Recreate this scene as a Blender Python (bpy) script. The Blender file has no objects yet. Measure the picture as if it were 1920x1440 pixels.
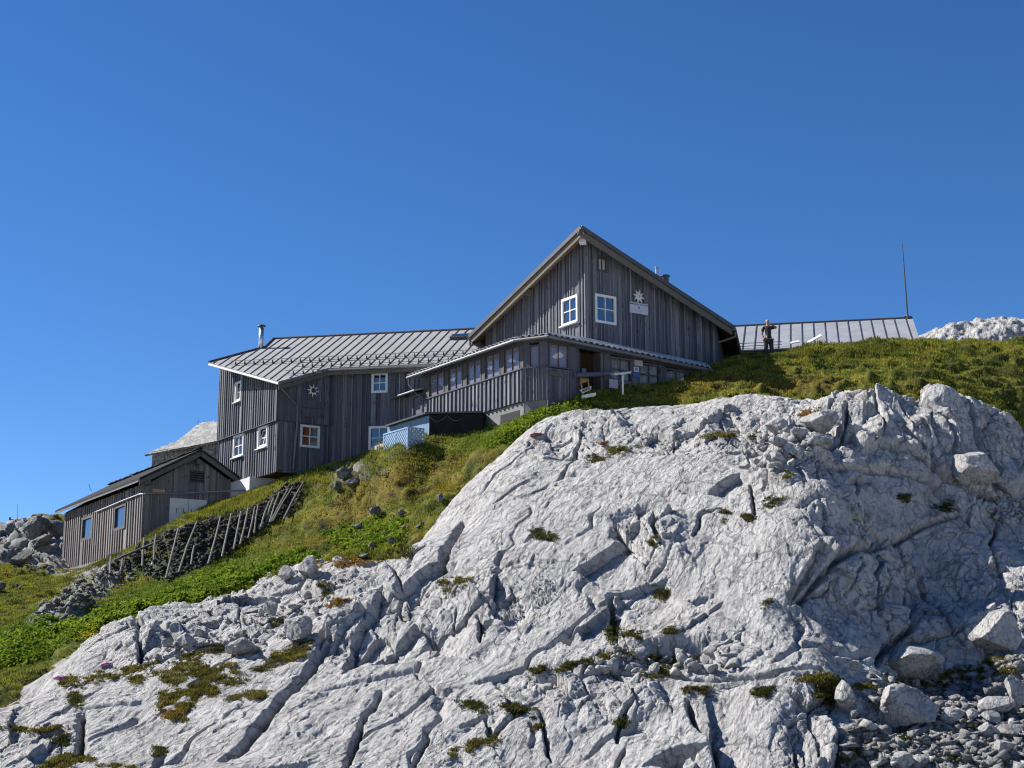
import bpy, math, random
import numpy as np
from mathutils import Vector, Matrix
random.seed(7)
RNG = np.random.default_rng(11)
R_ = math.radians
scene = bpy.context.scene
COL = scene.collection
Z = Vector((0, 0, 1))

# ------------------------------------------------------------------ camera
F = 2800.0; CX = 960.0; CY = 720.0; HOR = 1300.0
PIT = math.atan((HOR - CY) / F)
CP, SP = math.cos(PIT), math.sin(PIT)
cam = bpy.data.cameras.new('camera'); camo = bpy.data.objects.new('camera', cam); COL.objects.link(camo)
cam.sensor_width = 36.0; cam.lens = 36.0 * F / 1920.0
cam.clip_start = 0.1; cam.clip_end = 3000
camo.location = (0, 0, 0); camo.rotation_euler = (math.pi / 2 + PIT, 0, 0)
scene.camera = camo
scene.cycles.filter_width = 1.15

def ray(px, py):
    xc = (px - CX) / F; yc = (CY - py) / F
    return Vector((xc, CP - yc * SP, SP + yc * CP))
def P(px, py, Y):
    d = ray(px, py); return d * (Y / d.y)
def proj(a):
    dep = a[:, 1] * CP + a[:, 2] * SP
    up = -a[:, 1] * SP + a[:, 2] * CP
    return CX + F * a[:, 0] / dep, CY - F * up / dep, dep

# ------------------------------------------------------------------ scene graph helpers
OFF = {}
def tag(o, label=None, cat=None, group=None, kind=None):
    if label: o['label'] = label
    if cat: o['category'] = cat
    if group: o['group'] = group
    if kind: o['kind'] = kind
    return o
def empty(name, loc, label, cat, group=None):
    o = bpy.data.objects.new(name, None); COL.objects.link(o)
    o.empty_display_size = 0.3; o.location = loc; OFF[o.name] = Vector(loc)
    return tag(o, label, cat, group)

class MB:
    """collects faces in world coordinates and links them as ONE mesh object"""
    def __init__(s): s.v = []; s.f = []; s.m = []; s.t = []; s.tone = .5; s.mi = 0
    def add(s, vs, fs):
        b = len(s.v); s.v += [Vector(v) for v in vs]
        for f in fs:
            s.f.append([i + b for i in f]); s.m.append(s.mi); s.t.append(s.tone)
    def box(s, o, a, b, c):
        o = Vector(o)
        if a.cross(b).dot(c) < 0: a, b = b, a
        vs = [o, o + a, o + a + b, o + b, o + c, o + a + c, o + a + b + c, o + b + c]
        s.add(vs, [(3, 2, 1, 0), (4, 5, 6, 7), (0, 1, 5, 4), (1, 2, 6, 5), (2, 3, 7, 6), (3, 0, 4, 7)])
    def cbox(s, c, a, b, d):
        s.box(Vector(c) - (a + b + d) * .5, a, b, d)
    def prism(s, poly, ext):
        n = len(poly); poly = [Vector(p) for p in poly]
        nn = Vector((0, 0, 0))
        for i in range(n): nn += (poly[i] - poly[0]).cross(poly[(i + 1) % n] - poly[0])
        if nn.dot(ext) > 0: poly = poly[::-1]
        vs = poly + [p + ext for p in poly]
        fs = [tuple(range(n)), tuple(range(2 * n - 1, n - 1, -1))]
        fs += [(i, n + i, n + (i + 1) % n, (i + 1) % n)[::-1] for i in range(n)]
        fs = [fs[0], fs[1]] + [((i + 1) % n, (i + 1) % n + n, i + n, i)[::1] for i in range(n)]
        s.add(vs, fs)
    def tube(s, pts, r, n=8, caps=True):
        pts = [Vector(p) for p in pts]; k = len(pts)
        rs = r if isinstance(r, (list, tuple)) else [r] * k
        vs = []; fs = []
        up = None
        for i, p in enumerate(pts):
            d = (pts[min(i + 1, k - 1)] - pts[max(i - 1, 0)]).normalized()
            if up is None or abs(d.dot(up)) > .95: up = Vector((0, 0, 1)) if abs(d.z) < .9 else Vector((1, 0, 0))
            a = d.cross(up).normalized(); b = d.cross(a)
            for j in range(n):
                t = 2 * math.pi * j / n
                vs.append(p + (a * math.cos(t) + b * math.sin(t)) * rs[i])
        for i in range(k - 1):
            for j in range(n):
                fs.append((i * n + j, i * n + (j + 1) % n, (i + 1) * n + (j + 1) % n, (i + 1) * n + j))
        if caps:
            fs.append(tuple(range(n))[::-1]); fs.append(tuple((k - 1) * n + j for j in range(n)))
        s.add(vs, fs)
    def build(s, name, mats, parent=None, smooth=False, loc=None):
        if not isinstance(mats, (list, tuple)): mats = [mats]
        off = OFF[parent.name] if parent is not None else Vector(loc if loc is not None else (0, 0, 0))
        me = bpy.data.meshes.new(name)
        me.from_pydata([tuple(v - off) for v in s.v], [], s.f)
        for m in mats: me.materials.append(m)
        me.polygons.foreach_set('material_index', s.m)
        at = me.attributes.new('tone', 'FLOAT', 'FACE'); at.data.foreach_set('value', s.t)
        if smooth: me.polygons.foreach_set('use_smooth', [True] * len(s.f))
        me.update()
        o = bpy.data.objects.new(name, me); COL.objects.link(o)
        if parent is not None: o.parent = parent
        else: o.location = off
        OFF[o.name] = off
        return o

def mesh_np(name, V, Fa, mat, smooth=True, cols=None, parent=None, loc=(0, 0, 0)):
    """big mesh straight from arrays; Fa (n,3) or (n,4); cols per vertex rgb"""
    off = np.array(OFF[parent.name] if parent is not None else loc, dtype=np.float64)
    me = bpy.data.meshes.new(name); k = Fa.shape[1]
    me.vertices.add(len(V)); me.vertices.foreach_set('co', (V - off).astype(np.float32).ravel())
    me.loops.add(Fa.size); me.loops.foreach_set('vertex_index', Fa.astype(np.int32).ravel())
    me.polygons.add(len(Fa))
    me.polygons.foreach_set('loop_start', np.arange(0, Fa.size, k, dtype=np.int32))
    me.polygons.foreach_set('loop_total', np.full(len(Fa), k, dtype=np.int32))
    if smooth: me.polygons.foreach_set('use_smooth', np.ones(len(Fa), dtype=bool))
    if cols is not None:
        at = me.attributes.new('col', 'FLOAT_COLOR', 'POINT')
        at.data.foreach_set('color', np.concatenate([cols, np.ones((len(V), 1))], 1).astype(np.float32).ravel())
    me.materials.append(mat)
    me.update(calc_edges=True)
    o = bpy.data.objects.new(name, me); COL.objects.link(o)
    if parent is not None: o.parent = parent
    else: o.location = loc
    OFF[o.name] = Vector(off)
    return o

# ------------------------------------------------------------------ noise
_perm = RNG.permutation(256); _perm = np.concatenate([_perm, _perm, _perm])
_g = RNG.normal(size=(256, 3)); _g /= np.linalg.norm(_g, axis=1)[:, None]
def perlin(x, y, z):
    xi = np.floor(x).astype(np.int64); yi = np.floor(y).astype(np.int64); zi = np.floor(z).astype(np.int64)
    xf = x - xi; yf = y - yi; zf = z - zi
    u = xf * xf * xf * (xf * (xf * 6 - 15) + 10); v = yf * yf * yf * (yf * (yf * 6 - 15) + 10); w = zf * zf * zf * (zf * (zf * 6 - 15) + 10)
    xi &= 255; yi &= 255; zi &= 255
    def gr(a, b, c):
        h = _perm[_perm[_perm[(xi + a) & 255] + ((yi + b) & 255)] + ((zi + c) & 255)]
        g = _g[h]; return g[:, 0] * (xf - a) + g[:, 1] * (yf - b) + g[:, 2] * (zf - c)
    def lp(a, b, t): return a + (b - a) * t
    return lp(lp(lp(gr(0, 0, 0), gr(1, 0, 0), u), lp(gr(0, 1, 0), gr(1, 1, 0), u), v),
              lp(lp(gr(0, 0, 1), gr(1, 0, 1), u), lp(gr(0, 1, 1), gr(1, 1, 1), u), v), w) * 1.6
def fbm(x, y, z, s, octs=3, gain=.5):
    r = 0; a = 1.0
    for i in range(octs):
        r = r + a * perlin(x * s + 17.3 * i, y * s + 5.1 * i, z * s + 9.7 * i); a *= gain; s *= 2.03
    return r
def ridged(x, y, z, s, octs=2):
    r = 0; a = 1.0
    for i in range(octs):
        r = r + a * (1 - 2 * np.abs(perlin(x * s + 3.3 * i, y * s + 7.7 * i, z * s))); a *= .5; s *= 2.1
    return r
def hash2(i, j, k):
    n = (i.astype(np.int64) * 73856093) ^ (j.astype(np.int64) * 19349663) ^ (k * 83492791)
    n = (n ^ (n >> 13)) * 1274126177 & 0x7fffffff
    return ((n ^ (n >> 16)) & 0xffff) / 65535.0
def worley(x, y, seed):
    """F1, F2, cell random, offset from the cell centre"""
    xi = np.floor(x); yi = np.floor(y)
    f1 = np.full(x.shape, 1e9); f2 = np.full(x.shape, 1e9)
    ci = np.zeros_like(x); cj = np.zeros_like(x); ox = np.zeros_like(x); oy = np.zeros_like(x)
    for a in (-1, 0, 1):
        for b in (-1, 0, 1):
            I = xi + a; J = yi + b
            dx = x - (I + .1 + .8 * hash2(I, J, seed)); dy = y - (J + .1 + .8 * hash2(I, J, seed + 1))
            d = dx * dx + dy * dy
            m = d < f1
            f2 = np.where(m, f1, np.minimum(f2, d))
            f1 = np.where(m, d, f1); ci = np.where(m, I, ci); cj = np.where(m, J, cj); ox = np.where(m, dx, ox); oy = np.where(m, dy, oy)
    return np.sqrt(f1), np.sqrt(f2), ci, cj, ox, oy
def tri(u, v, seed):
    """flat triangular facets with sharp creases, -.5 .. .5"""
    i = np.floor(u); j = np.floor(v); f = u - i; g = v - j
    h00 = hash2(i, j, seed); h11 = hash2(i + 1, j + 1, seed)
    m = f > g
    hm = hash2(np.where(m, i + 1, i), np.where(m, j, j + 1), seed)
    a = np.where(m, f, g); b = np.where(m, g, f)
    return h00 + (hm - h00) * a + (h11 - hm) * b - .5
def sstep(a, b, x):
    t = np.clip((x - a) / (b - a), 0, 1); return t * t * (3 - 2 * t)

# ------------------------------------------------------------------ materials
def new_mat(name):
    m = bpy.data.materials.new(name); m.use_nodes = True
    nt = m.node_tree; b = nt.nodes['Principled BSDF']; return m, nt, b
def nd(nt, typ, **kw):
    n = nt.nodes.new(typ)
    for k, v in kw.items(): setattr(n, k, v)
    return n
def ramp(nt, src, stops):
    r = nd(nt, 'ShaderNodeValToRGB'); els = r.color_ramp.elements
    while len(els) < len(stops): els.new(.5)
    for e, (p, c) in zip(els, stops): e.position = p; e.color = (*c, 1)
    nt.links.new(src, r.inputs[0]); return r.outputs[0]
def noise(nt, vec, scale, detail=4, rough=.55, dist=0):
    n = nd(nt, 'ShaderNodeTexNoise'); n.inputs['Scale'].default_value = scale; n.inputs['Detail'].default_value = detail
    n.inputs['Roughness'].default_value = rough; n.inputs['Distortion'].default_value = dist
    nt.links.new(vec, n.inputs['Vector']); return n.outputs[0]
def mixc(nt, fac, a, b, mode='MIX'):
    n = nd(nt, 'ShaderNodeMix', data_type='RGBA', blend_type=mode)
    if isinstance(fac, (int, float)): n.inputs[0].default_value = fac
    else: nt.links.new(fac, n.inputs[0])
    for i, c in ((6, a), (7, b)):
        if isinstance(c, tuple): n.inputs[i].default_value = (*c, 1)
        else: nt.links.new(c, n.inputs[i])
    return n.outputs[2]
def mapping(nt, vec, scale):
    n = nd(nt, 'ShaderNodeMapping'); n.inputs['Scale'].default_value = scale; nt.links.new(vec, n.inputs[0]); return n.outputs[0]
def bump(nt, b, h, strength, dist):
    n = nd(nt, 'ShaderNodeBump'); n.inputs['Strength'].default_value = strength; n.inputs['Distance'].default_value = dist
    nt.links.new(h, n.inputs['Height']); nt.links.new(n.outputs[0], b.inputs['Normal'])
def geo(nt): return nd(nt, 'ShaderNodeNewGeometry').outputs['Position']

def plain(name, col, rough=.6, metal=0, vary=.15, scale=3.0, spec=.5):
    m, nt, b = new_mat(name); p = geo(nt)
    n = noise(nt, p, scale, 5)
    c = ramp(nt, n, [(.3, tuple(x * (1 - vary) for x in col)), (.7, tuple(min(1, x * (1 + vary)) for x in col))])
    nt.links.new(c, b.inputs['Base Color']); b.inputs['Roughness'].default_value = rough; b.inputs['Metallic'].default_value = metal
    b.inputs['Specular IOR Level'].default_value = spec
    return m
def timber(name, dark, mid, light, sat_patch=(.20, .12, .075), patch=.35):
    m, nt, b = new_mat(name); p = geo(nt)
    at = nd(nt, 'ShaderNodeAttribute', attribute_name='tone').outputs['Fac']
    g = noise(nt, mapping(nt, p, (14, 14, .55)), 1.6, 5, .65)
    add = nd(nt, 'ShaderNodeMath', operation='MULTIPLY_ADD'); nt.links.new(g, add.inputs[0]); add.inputs[1].default_value = .9
    sub = nd(nt, 'ShaderNodeMath', operation='MULTIPLY_ADD'); nt.links.new(at, sub.inputs[0]); sub.inputs[1].default_value = .8; sub.inputs[2].default_value = -.37
    nt.links.new(sub.outputs[0], add.inputs[2])
    c = ramp(nt, add.outputs[0], [(.12, dark), (.5, mid), (.9, light)])
    w = noise(nt, mapping(nt, p, (1, 1, .3)), .55, 4, .6)
    wf = ramp(nt, w, [(.5, (0, 0, 0)), (.75, (patch, patch, patch))])
    c = mixc(nt, wf, c, sat_patch)
    k = noise(nt, mapping(nt, p, (1, 1, .5)), 7.0, 2, .5)          # knots and weather spots
    kf = ramp(nt, k, [(.26, (.8, .8, .8)), (.36, (0, 0, 0))])
    c = mixc(nt, kf, c, tuple(x * .55 for x in dark))
    nt.links.new(c, b.inputs['Base Color']); b.inputs['Roughness'].default_value = .82
    b.inputs['Specular IOR Level'].default_value = .25
    bump(nt, b, g, .5, .01)
    return m
M = {}
M['timber'] = timber('weathered_timber', (.036, .040, .056), (.088, .092, .114), (.25, .25, .262), (.10, .088, .086), .35)
M['timber_dark'] = timber('weathered_timber_dark', (.036, .040, .056), (.086, .090, .112), (.25, .25, .262), (.10, .086, .084), .35)
M['timber_hut'] = timber('weathered_timber_brown', (.075, .07, .072), (.16, .147, .145), (.31, .28, .26), (.19, .14, .11), .6)
M['barge'] = timber('bargeboard_wood', (.06, .056, .05), (.10, .092, .078), (.14, .13, .11), (.16, .11, .07), .3)
M['brown_wood'] = timber('brown_wood', (.03, .014, .010), (.065, .028, .017), (.10, .045, .028), (.08, .03, .017), .4)
M['soffit'] = timber('soffit_wood', (.16, .09, .05), (.22, .13, .075), (.28, .17, .1), (.2, .11, .06), .4)
M['roof'] = plain('grey_sheet_metal', (.255, .252, .248), .6, .1, .10, 1.2)
M['roof_pale'] = plain('pale_sheet_metal', (.31, .32, .335), .5, .25, .14, 1.6)
M['rust'] = plain('rusty_sheet_metal', (.20, .15, .15), .6, .2, .45, 3.0)
M['bitumen'] = plain('dark_roofing_felt', (.03, .03, .032), .95, 0, .25, 2.0, .1)
M['scree'] = None
M['seam'] = plain('seam_painted_shade', (.045, .047, .055), .6, 0, .1)  # shade on the rib sides put into the colour; caps and guards share it
M['dark_metal'] = plain('dark_metal', (.055, .055, .058), .5, .2, .2)
M['gutter'] = plain('gutter_metal', (.14, .135, .13), .5, .3, .2)
M['galv'] = plain('galvanised_metal', (.5, .52, .55), .35, .8, .1)
M['corrug'] = plain('corrugated_metal', (.42, .42, .425), .45, .1, .5, .8)
M['white'] = plain('white_paint', (.58, .575, .56), .5, 0, .05)
M['offwhite'] = plain('aged_white_paint', (.62, .60, .55), .6, 0, .10)
M['plaster'] = plain('white_plaster', (.48, .48, .47), .8, 0, .06)
M['concrete'] = plain('concrete', (.15, .15, .15), .9, 0, .22, 2.2)
M['dark'] = plain('dark_void', (.012, .012, .014), .9, 0, .1)
M['tarp'] = plain('dark_tarpaulin', (.016, .015, .017), .9, 0, .3, 3.0, .1)
M['blue'] = plain('pale_blue_paint', (.12, .20, .29), .6, 0, .1)
M['lattice'] = plain('pale_blue_plastic', (.20, .31, .45), .5, 0, .06)
M['blue_sign'] = plain('blue_enamel', (.03, .05, .22), .4, 0, .05)
M['black'] = plain('black_paint', (.015, .015, .015), .6, 0, .1)
M['cream'] = plain('cream_board', (.75, .70, .55), .6, 0, .05)
M['grey_sign'] = plain('grey_board', (.33, .33, .33), .7, 0, .1)
M['orange'] = plain('honey_wood', (.45, .25, .09), .6, 0, .2)
M['star'] = plain('cream_white_paint', (.55, .54, .48), .6, 0, .06)
M['sign_white'] = plain('white_signboard', (.42, .43, .47), .5, 0, .05)
M['text'] = plain('dark_lettering', (.05, .07, .07), .6, 0, .05)
M['stone'] = None
M['curtain_red'] = plain('rust_red_curtain', (.34, .10, .05), .8, 0, .35, 12)
M['curtain_grey'] = plain('grey_curtain', (.32, .31, .30), .8, 0, .45, 5)
M['teal'] = plain('turquoise_cloth', (.12, .45, .48), .8, 0, .15)
M['pole'] = plain('bleached_wood', (.10, .095, .088), .8, 0, .25, 6)
M['fence'] = plain('silvered_boards', (.30, .285, .26), .8, 0, .25, 6)
M['pole_dark'] = plain('dark_weathered_wood', (.06, .055, .052), .8, 0, .3, 6)
def glass(name, tint, ior, trans):
    m, nt, b = new_mat(name)
    b.inputs['Base Color'].default_value = (*tint, 1); b.inputs['Roughness'].default_value = .04; b.inputs['IOR'].default_value = ior
    if trans > 0:
        t = nd(nt, 'ShaderNodeBsdfTransparent'); mx = nd(nt, 'ShaderNodeMixShader'); mx.inputs[0].default_value = trans
        nt.links.new(b.outputs[0], mx.inputs[1]); nt.links.new(t.outputs[0], mx.inputs[2])
        nt.links.new(mx.outputs[0], nt.nodes['Material Output'].inputs['Surface'])
    return m
M['glass'] = glass('window_glass', (.012, .018, .04), 2.6, 0)
M['glass_reflect_tint'] = glass('reflection_tinted_glass', (.21, .19, .235), 1.8, .30)  # grey-purple base colour paints in the reflections of the panes
M['glass_curtain'] = glass('curtained_glass', (.02, .02, .03), 1.6, .85)

def rock_mat(name, a, b_, warm, sc=1.0):
    m, nt, b = new_mat(name); p = geo(nt)
    n1 = noise(nt, p, .9 * sc, 4, .6); n2 = noise(nt, p, 6.5 * sc, 4, .65); n3 = noise(nt, mapping(nt, p, (1, .35, 1)), 2.4 * sc, 3, .6)
    c = ramp(nt, n1, [(.3, a), (.68, b_)])
    f2 = ramp(nt, n2, [(.36, (.66, .66, .67)), (.50, (1, 1, 1))])
    c = mixc(nt, 1.0, c, f2, 'MULTIPLY')
    f3 = ramp(nt, n3, [(.55, (0, 0, 0)), (.8, (.5, .5, .5))])
    c = mixc(nt, f3, c, warm)
    n4 = noise(nt, p, 26 * sc, 3, .6)
    f4 = ramp(nt, n4, [(.62, (0, 0, 0)), (.74, (.4, .4, .4))])
    c = mixc(nt, f4, c, (.55, .55, .55))
    nt.links.new(c, b.inputs['Base Color']); b.inputs['Roughness'].default_value = .93; b.inputs['Specular IOR Level'].default_value = .2
    rot = nd(nt, 'ShaderNodeMapping'); rot.inputs['Rotation'].default_value = (0, 0, -math.atan2(.907, .42)); nt.links.new(p, rot.inputs[0])
    st = mapping(nt, rot.outputs[0], (1.0 * sc, 6.5 * sc, 2.5 * sc))
    g1 = noise(nt, st, 1.3, 5, .7, .4)                         # streaks down the slab
    h1 = noise(nt, p, 9 * sc, 6, .74)
    fs = ramp(nt, g1, [(.36, (.60, .60, .61)), (.47, (1, 1, 1)), (.70, (1.0, 1.0, 1.0))])
    c = mixc(nt, .8, c, fs, 'MULTIPLY')
    wst = noise(nt, mapping(nt, rot.outputs[0], (.16 * sc, 1.3 * sc, .5 * sc)), 1.0, 5, .62, .6)       # dark water streaks
    c = mixc(nt, ramp(nt, wst, [(.50, (0, 0, 0)), (.72, (.55, .55, .55))]), c, tuple(q * .62 for q in a))
    lc = noise(nt, p, 1.7 * sc, 5, .75); c = mixc(nt, ramp(nt, lc, [(.64, (0, 0, 0)), (.74, (.35, .35, .35))]), c, (.30, .235, .16))
    wv = nd(nt, 'ShaderNodeVectorMath', operation='MULTIPLY_ADD'); nz = nd(nt, 'ShaderNodeTexNoise'); nz.inputs['Scale'].default_value = 2.6 * sc; nz.inputs['Detail'].default_value = 4; nt.links.new(p, nz.inputs['Vector'])
    nt.links.new(nz.outputs['Color'], wv.inputs[0]); wv.inputs[1].default_value = (.5 / sc, .5 / sc, .5 / sc); nt.links.new(rot.outputs[0], wv.inputs[2])
    cr = []
    for q_, (sx, wd_) in enumerate(((.75, .012), (2.6, .02))):
        vo = nd(nt, 'ShaderNodeTexVoronoi', feature='DISTANCE_TO_EDGE'); vo.inputs['Scale'].default_value = sx * sc; nt.links.new(mapping(nt, wv.outputs[0], (.26, 1, .7)), vo.inputs['Vector'])
        m_ = ramp(nt, vo.outputs['Distance'], [(0, (0, 0, 0)), (wd_, (.25, .25, .25)), (wd_ * 2.5, (1, 1, 1))])
        gate = ramp(nt, noise(nt, p, (.55, 1.1)[q_] * sc, 3, .5), [(.40, (1, 1, 1)), (.52, (0, 0, 0))])     # only here and there
        cr.append(mixc(nt, gate, m_, (1, 1, 1)))
    crk = mixc(nt, 1.0, cr[0], cr[1], 'MULTIPLY')
    c = mixc(nt, .42, c, crk, 'MULTIPLY')
    nt.links.new(c, b.inputs['Base Color'])
    ad = nd(nt, 'ShaderNodeMath', operation='MULTIPLY_ADD'); nt.links.new(g1, ad.inputs[0]); ad.inputs[1].default_value = 1.3; nt.links.new(h1, ad.inputs[2])
    h2 = noise(nt, p, 38 * sc, 2, .6); ad2 = nd(nt, 'ShaderNodeMath', operation='MULTIPLY_ADD'); nt.links.new(h2, ad2.inputs[0]); ad2.inputs[1].default_value = .45; nt.links.new(ad.outputs[0], ad2.inputs[2]); ad3 = nd(nt, 'ShaderNodeMath', operation='MULTIPLY_ADD'); nt.links.new(crk, ad3.inputs[0]); ad3.inputs[1].default_value = .4; nt.links.new(ad2.outputs[0], ad3.inputs[2]); ad = ad3
    bump(nt, b, ad.outputs[0], 1.0, .07 / sc)
    return m
M['rock'] = rock_mat('limestone', (.385, .376, .364), (.47, .462, .45), (.33, .31, .285))
M['stone'] = rock_mat('boulder_limestone', (.34, .333, .323), (.44, .432, .42), (.28, .265, .24), 1.8)
M['scree'] = rock_mat('scree_limestone', (.20, .197, .193), (.34, .335, .327), (.17, .16, .145), 2.2)
M['rubble_stone'] = rock_mat('grey_rubble', (.12, .118, .115), (.23, .227, .22), (.10, .09, .07), 1.8)
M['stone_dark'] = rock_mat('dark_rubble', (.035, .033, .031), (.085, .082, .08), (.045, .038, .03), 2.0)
M['masonry'] = rock_mat('grey_masonry', (.28, .265, .24), (.42, .40, .36), (.25, .22, .18), 1.4)

def attr_mat(name, rough=.85, trans=.3, vary=.25):
    m, nt, b = new_mat(name); p = geo(nt)
    at = nd(nt, 'ShaderNodeAttribute', attribute_name='col').outputs['Color']
    n = noise(nt, p, 7, 4, .6)
    f = ramp(nt, n, [(.3, (1 - vary,) * 3), (.7, (1 + 0 * vary,) * 3)])
    c = mixc(nt, 1.0, at, f, 'MULTIPLY')
    nt.links.new(c, b.inputs['Base Color']); b.inputs['Roughness'].default_value = rough; b.inputs['Specular IOR Level'].default_value = .15
    if trans > 0:
        t = nd(nt, 'ShaderNodeBsdfTranslucent'); nt.links.new(c, t.inputs[0])
        mx = nd(nt, 'ShaderNodeMixShader'); mx.inputs[0].default_value = trans
        nt.links.new(b.outputs[0], mx.inputs[1]); nt.links.new(t.outputs[0], mx.inputs[2])
        nt.links.new(mx.outputs[0], nt.nodes['Material Output'].inputs['Surface'])
    return m
M['leaf'] = attr_mat('grass_blades', .85, .35, .2)
M['turf'] = attr_mat('turf', .95, 0, .45)

# ------------------------------------------------------------------ sun and sky
ELEV, TAZ = R_(41), R_(18)          # azimuth measured from -X towards +Y
SUN = Vector((-math.cos(TAZ) * math.cos(ELEV), math.sin(TAZ) * math.cos(ELEV), math.sin(ELEV)))
sl = bpy.data.lights.new('sun', 'SUN'); so = bpy.data.objects.new('sun', sl); COL.objects.link(so)
sl.energy = 5.0; sl.angle = R_(.53); sl.color = (1, .955, .89)
so.rotation_euler = SUN.to_track_quat('Z', 'Y').to_euler()
w = bpy.data.worlds.new('World'); scene.world = w; w.use_nodes = True
nt = w.node_tree; bg = nt.nodes['Background']
sky = nd(nt, 'ShaderNodeTexSky', sky_type='NISHITA'); sky.sun_disc = False
sky.sun_elevation = ELEV; sky.sun_rotation = math.atan2(SUN.x, SUN.y) % (2 * math.pi)
sky.altitude = 2200; sky.air_density = .92; sky.dust_density = 0; sky.ozone_density = 3.5
hsv = nd(nt, 'ShaderNodeHueSaturation'); hsv.inputs['Saturation'].default_value = 1.2
nt.links.new(sky.outputs[0], hsv.inputs['Color']); tint = mixc(nt, 1.0, hsv.outputs[0], (.84, .92, 1.06), 'MULTIPLY'); nt.links.new(tint, bg.inputs[0])
bg.inputs[1].default_value = .063
vs = scene.view_settings; vs.view_transform = 'Standard'; vs.look = 'None'; vs.exposure = 1.06; vs.gamma = 1
# ------------------------------------------------------------------ terrain control points: where the photograph shows the ground, at its distance
RC = [(-150,1440,31),(0,1440,30.5),(250,1440,30),(500,1440,29.8),(750,1440,29.6),(1000,1440,29.5),(1250,1440,29.3),(1450,1440,29.0),(1600,1440,29.8),(1750,1440,29.8),(1920,1440,29.5),(2150,1440,30),
(-150,1330,34.5),(0,1330,34.4),(200,1320,33.6),(400,1320,33),(620,1330,32.2),(850,1330,31.8),(1100,1330,31.5),(1350,1330,31.1),(1500,1330,31.0),(1650,1330,33.0),(1800,1330,33.6),(1920,1330,33.6),(2150,1330,34),
(160,1225,38),(300,1230,37),(470,1230,36.3),(600,1220,35.6),(800,1220,34.7),(1000,1220,34.2),(1200,1230,33.6),(1400,1230,33.1),(1530,1235,33.1),(1600,1240,34.6),(1700,1245,36.2),(1800,1240,37.0),(1920,1215,37.2),(2150,1200,39),
(300,1140,41),(470,1110,42.5),(620,1110,40.4),(760,1110,38.4),(900,1110,37.3),(1060,1110,36.8),(1250,1110,36.2),(1420,1110,35.5),(1510,1110,35.6),(1600,1100,36.9),(1650,1110,37.5),(1780,1110,39.2),(1920,1100,40.2),(2150,1090,41),
(580,1047,45.5),(700,1050,43.5),(800,1010,42.5),(930,1010,40),(1080,1010,39.2),(1250,1010,38.6),(1400,1010,37.8),(1510,1000,37.3),(1570,1010,38.2),(1620,1010,39.6),(1700,1010,41),(1800,1010,42),(1920,1000,43),(2150,990,44),
(860,930,45.5),(950,920,43.2),(1080,920,42),(1250,920,41.0),(1400,920,40.2),(1500,920,39.4),(1560,925,39.6),(1620,920,41.2),(1700,930,42.2),(1800,920,43.8),(1920,930,45.0),(2150,920,47),
(940,850,48),(1050,850,45.6),(1200,850,44.2),(1350,850,43.1),(1460,850,42.2),(1550,845,41.4),(1640,855,42.8),(1750,880,43.9),(1850,880,45.2),(1920,880,46),(2150,880,48),
(1000,795,49.2),(1100,795,47.8),(1250,795,46.8),(1400,795,46),(1500,795,45.4),(1600,800,44.6),(1700,820,44.6),(1800,810,45),(1880,810,46.5),
(1100,765,50),(1180,764,50),(1250,770,50),(1340,755,50),(1420,752,49.8),(1500,745,49.2),(1600,738,47.3),(1660,728,45.9),(1720,734,46),(1730,738,46.1),(1780,748,46.4),(1825,754,47.0),(1850,756,47.6),(1920,806,49),(2150,860,51)]
GC = [(-250,1290,38),(0,1288,38.2),(0,1200,46),(0,1120,56),(0,1060,66),(0,1000,81),(60,972,82),(110,968,80),
(60,1250,40.6),(160,1192,41.5),(100,1130,54),(119,1074,68.0),(60,1040,70),(200,1056,63.5),(269,1018,59.5),(200,1100,56),(240,1150,48),(300,1125,46.5),
(310,1082,54),(400,1047,55),(470,1004,56),(545,968,56.3),(330,988,57.6),(400,962,58),(440,956,58.3),(500,932,58.0),(570,915,57.4),
(380,1108,47.2),(470,1083,46.8),(450,1060,50),(560,1020,51),(580,1040,48.3),(650,1000,52),(700,1040,46.8),(700,960,53),(780,988,46.8),(640,900,56.5),(600,907,57.2),(700,852,56.0),(760,834,53.6),(742,838,53.2),(785,824,53.3),(712,848,54.4),(800,838,53.2),(850,844,52.8),(900,832,52.5),(980,786,51.5),(1030,770,51.2),(1074,760,51.2),(1110,743,52),(860,900,50.5),(920,852,49.8),(800,900,52),(850,938,47.4),(940,836,49.9),(1000,787,50.8),
(1150,733,52.8),(1200,724,53.6),(1285,712,54.8),(1345,684,56.5),(1440,666,56.8),(1520,656,58.5),(1600,650,60.5),(1720,644,62),(1820,645,62),(1920,642,62),(2150,650,62),
(1200,757,51.6),(1100,760,51.2),(1340,748,51.6),(1450,738,51.8),(1440,700,54.2),(1600,700,55),(1600,727,51.5),(1750,690,56),(1750,708,51.6),(1900,700,56.5),(1900,762,52.5),(1920,792,51.2),(2150,800,53)]
RP = [tuple(P(*c)) for c in RC]
GP = [tuple(P(*c)) for c in GC]
def add_behind(c, d1=2.0, k=.45, d2=6, k2=1.6):
    p = P(*c); u = Vector((p.x, p.y, 0)).normalized()
    a = p + u * d1; RP.append((a.x, a.y, p.z - k)); b = p + u * d2; RP.append((b.x, b.y, p.z - k2))
for c in [(1100,765,50),(1250,770,50),(1420,752,49.8),(1600,738,47.3),(1660,722,45.9),(1780,716,46.2),(1850,745,47.6),(1920,800,49),(2150,860,51)]: add_behind(c)
for c in [(-150,1330,34.5),(0,1325,34.6),(160,1200,38.8),(300,1140,41),(470,1100,42.8),(580,1047,45.5),(700,1050,43.5),(800,1000,42.8),(860,930,45.5),(940,850,48),(1000,800,49.2)]: add_behind(c, 2.5, -.05, 7, -.2)
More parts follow.
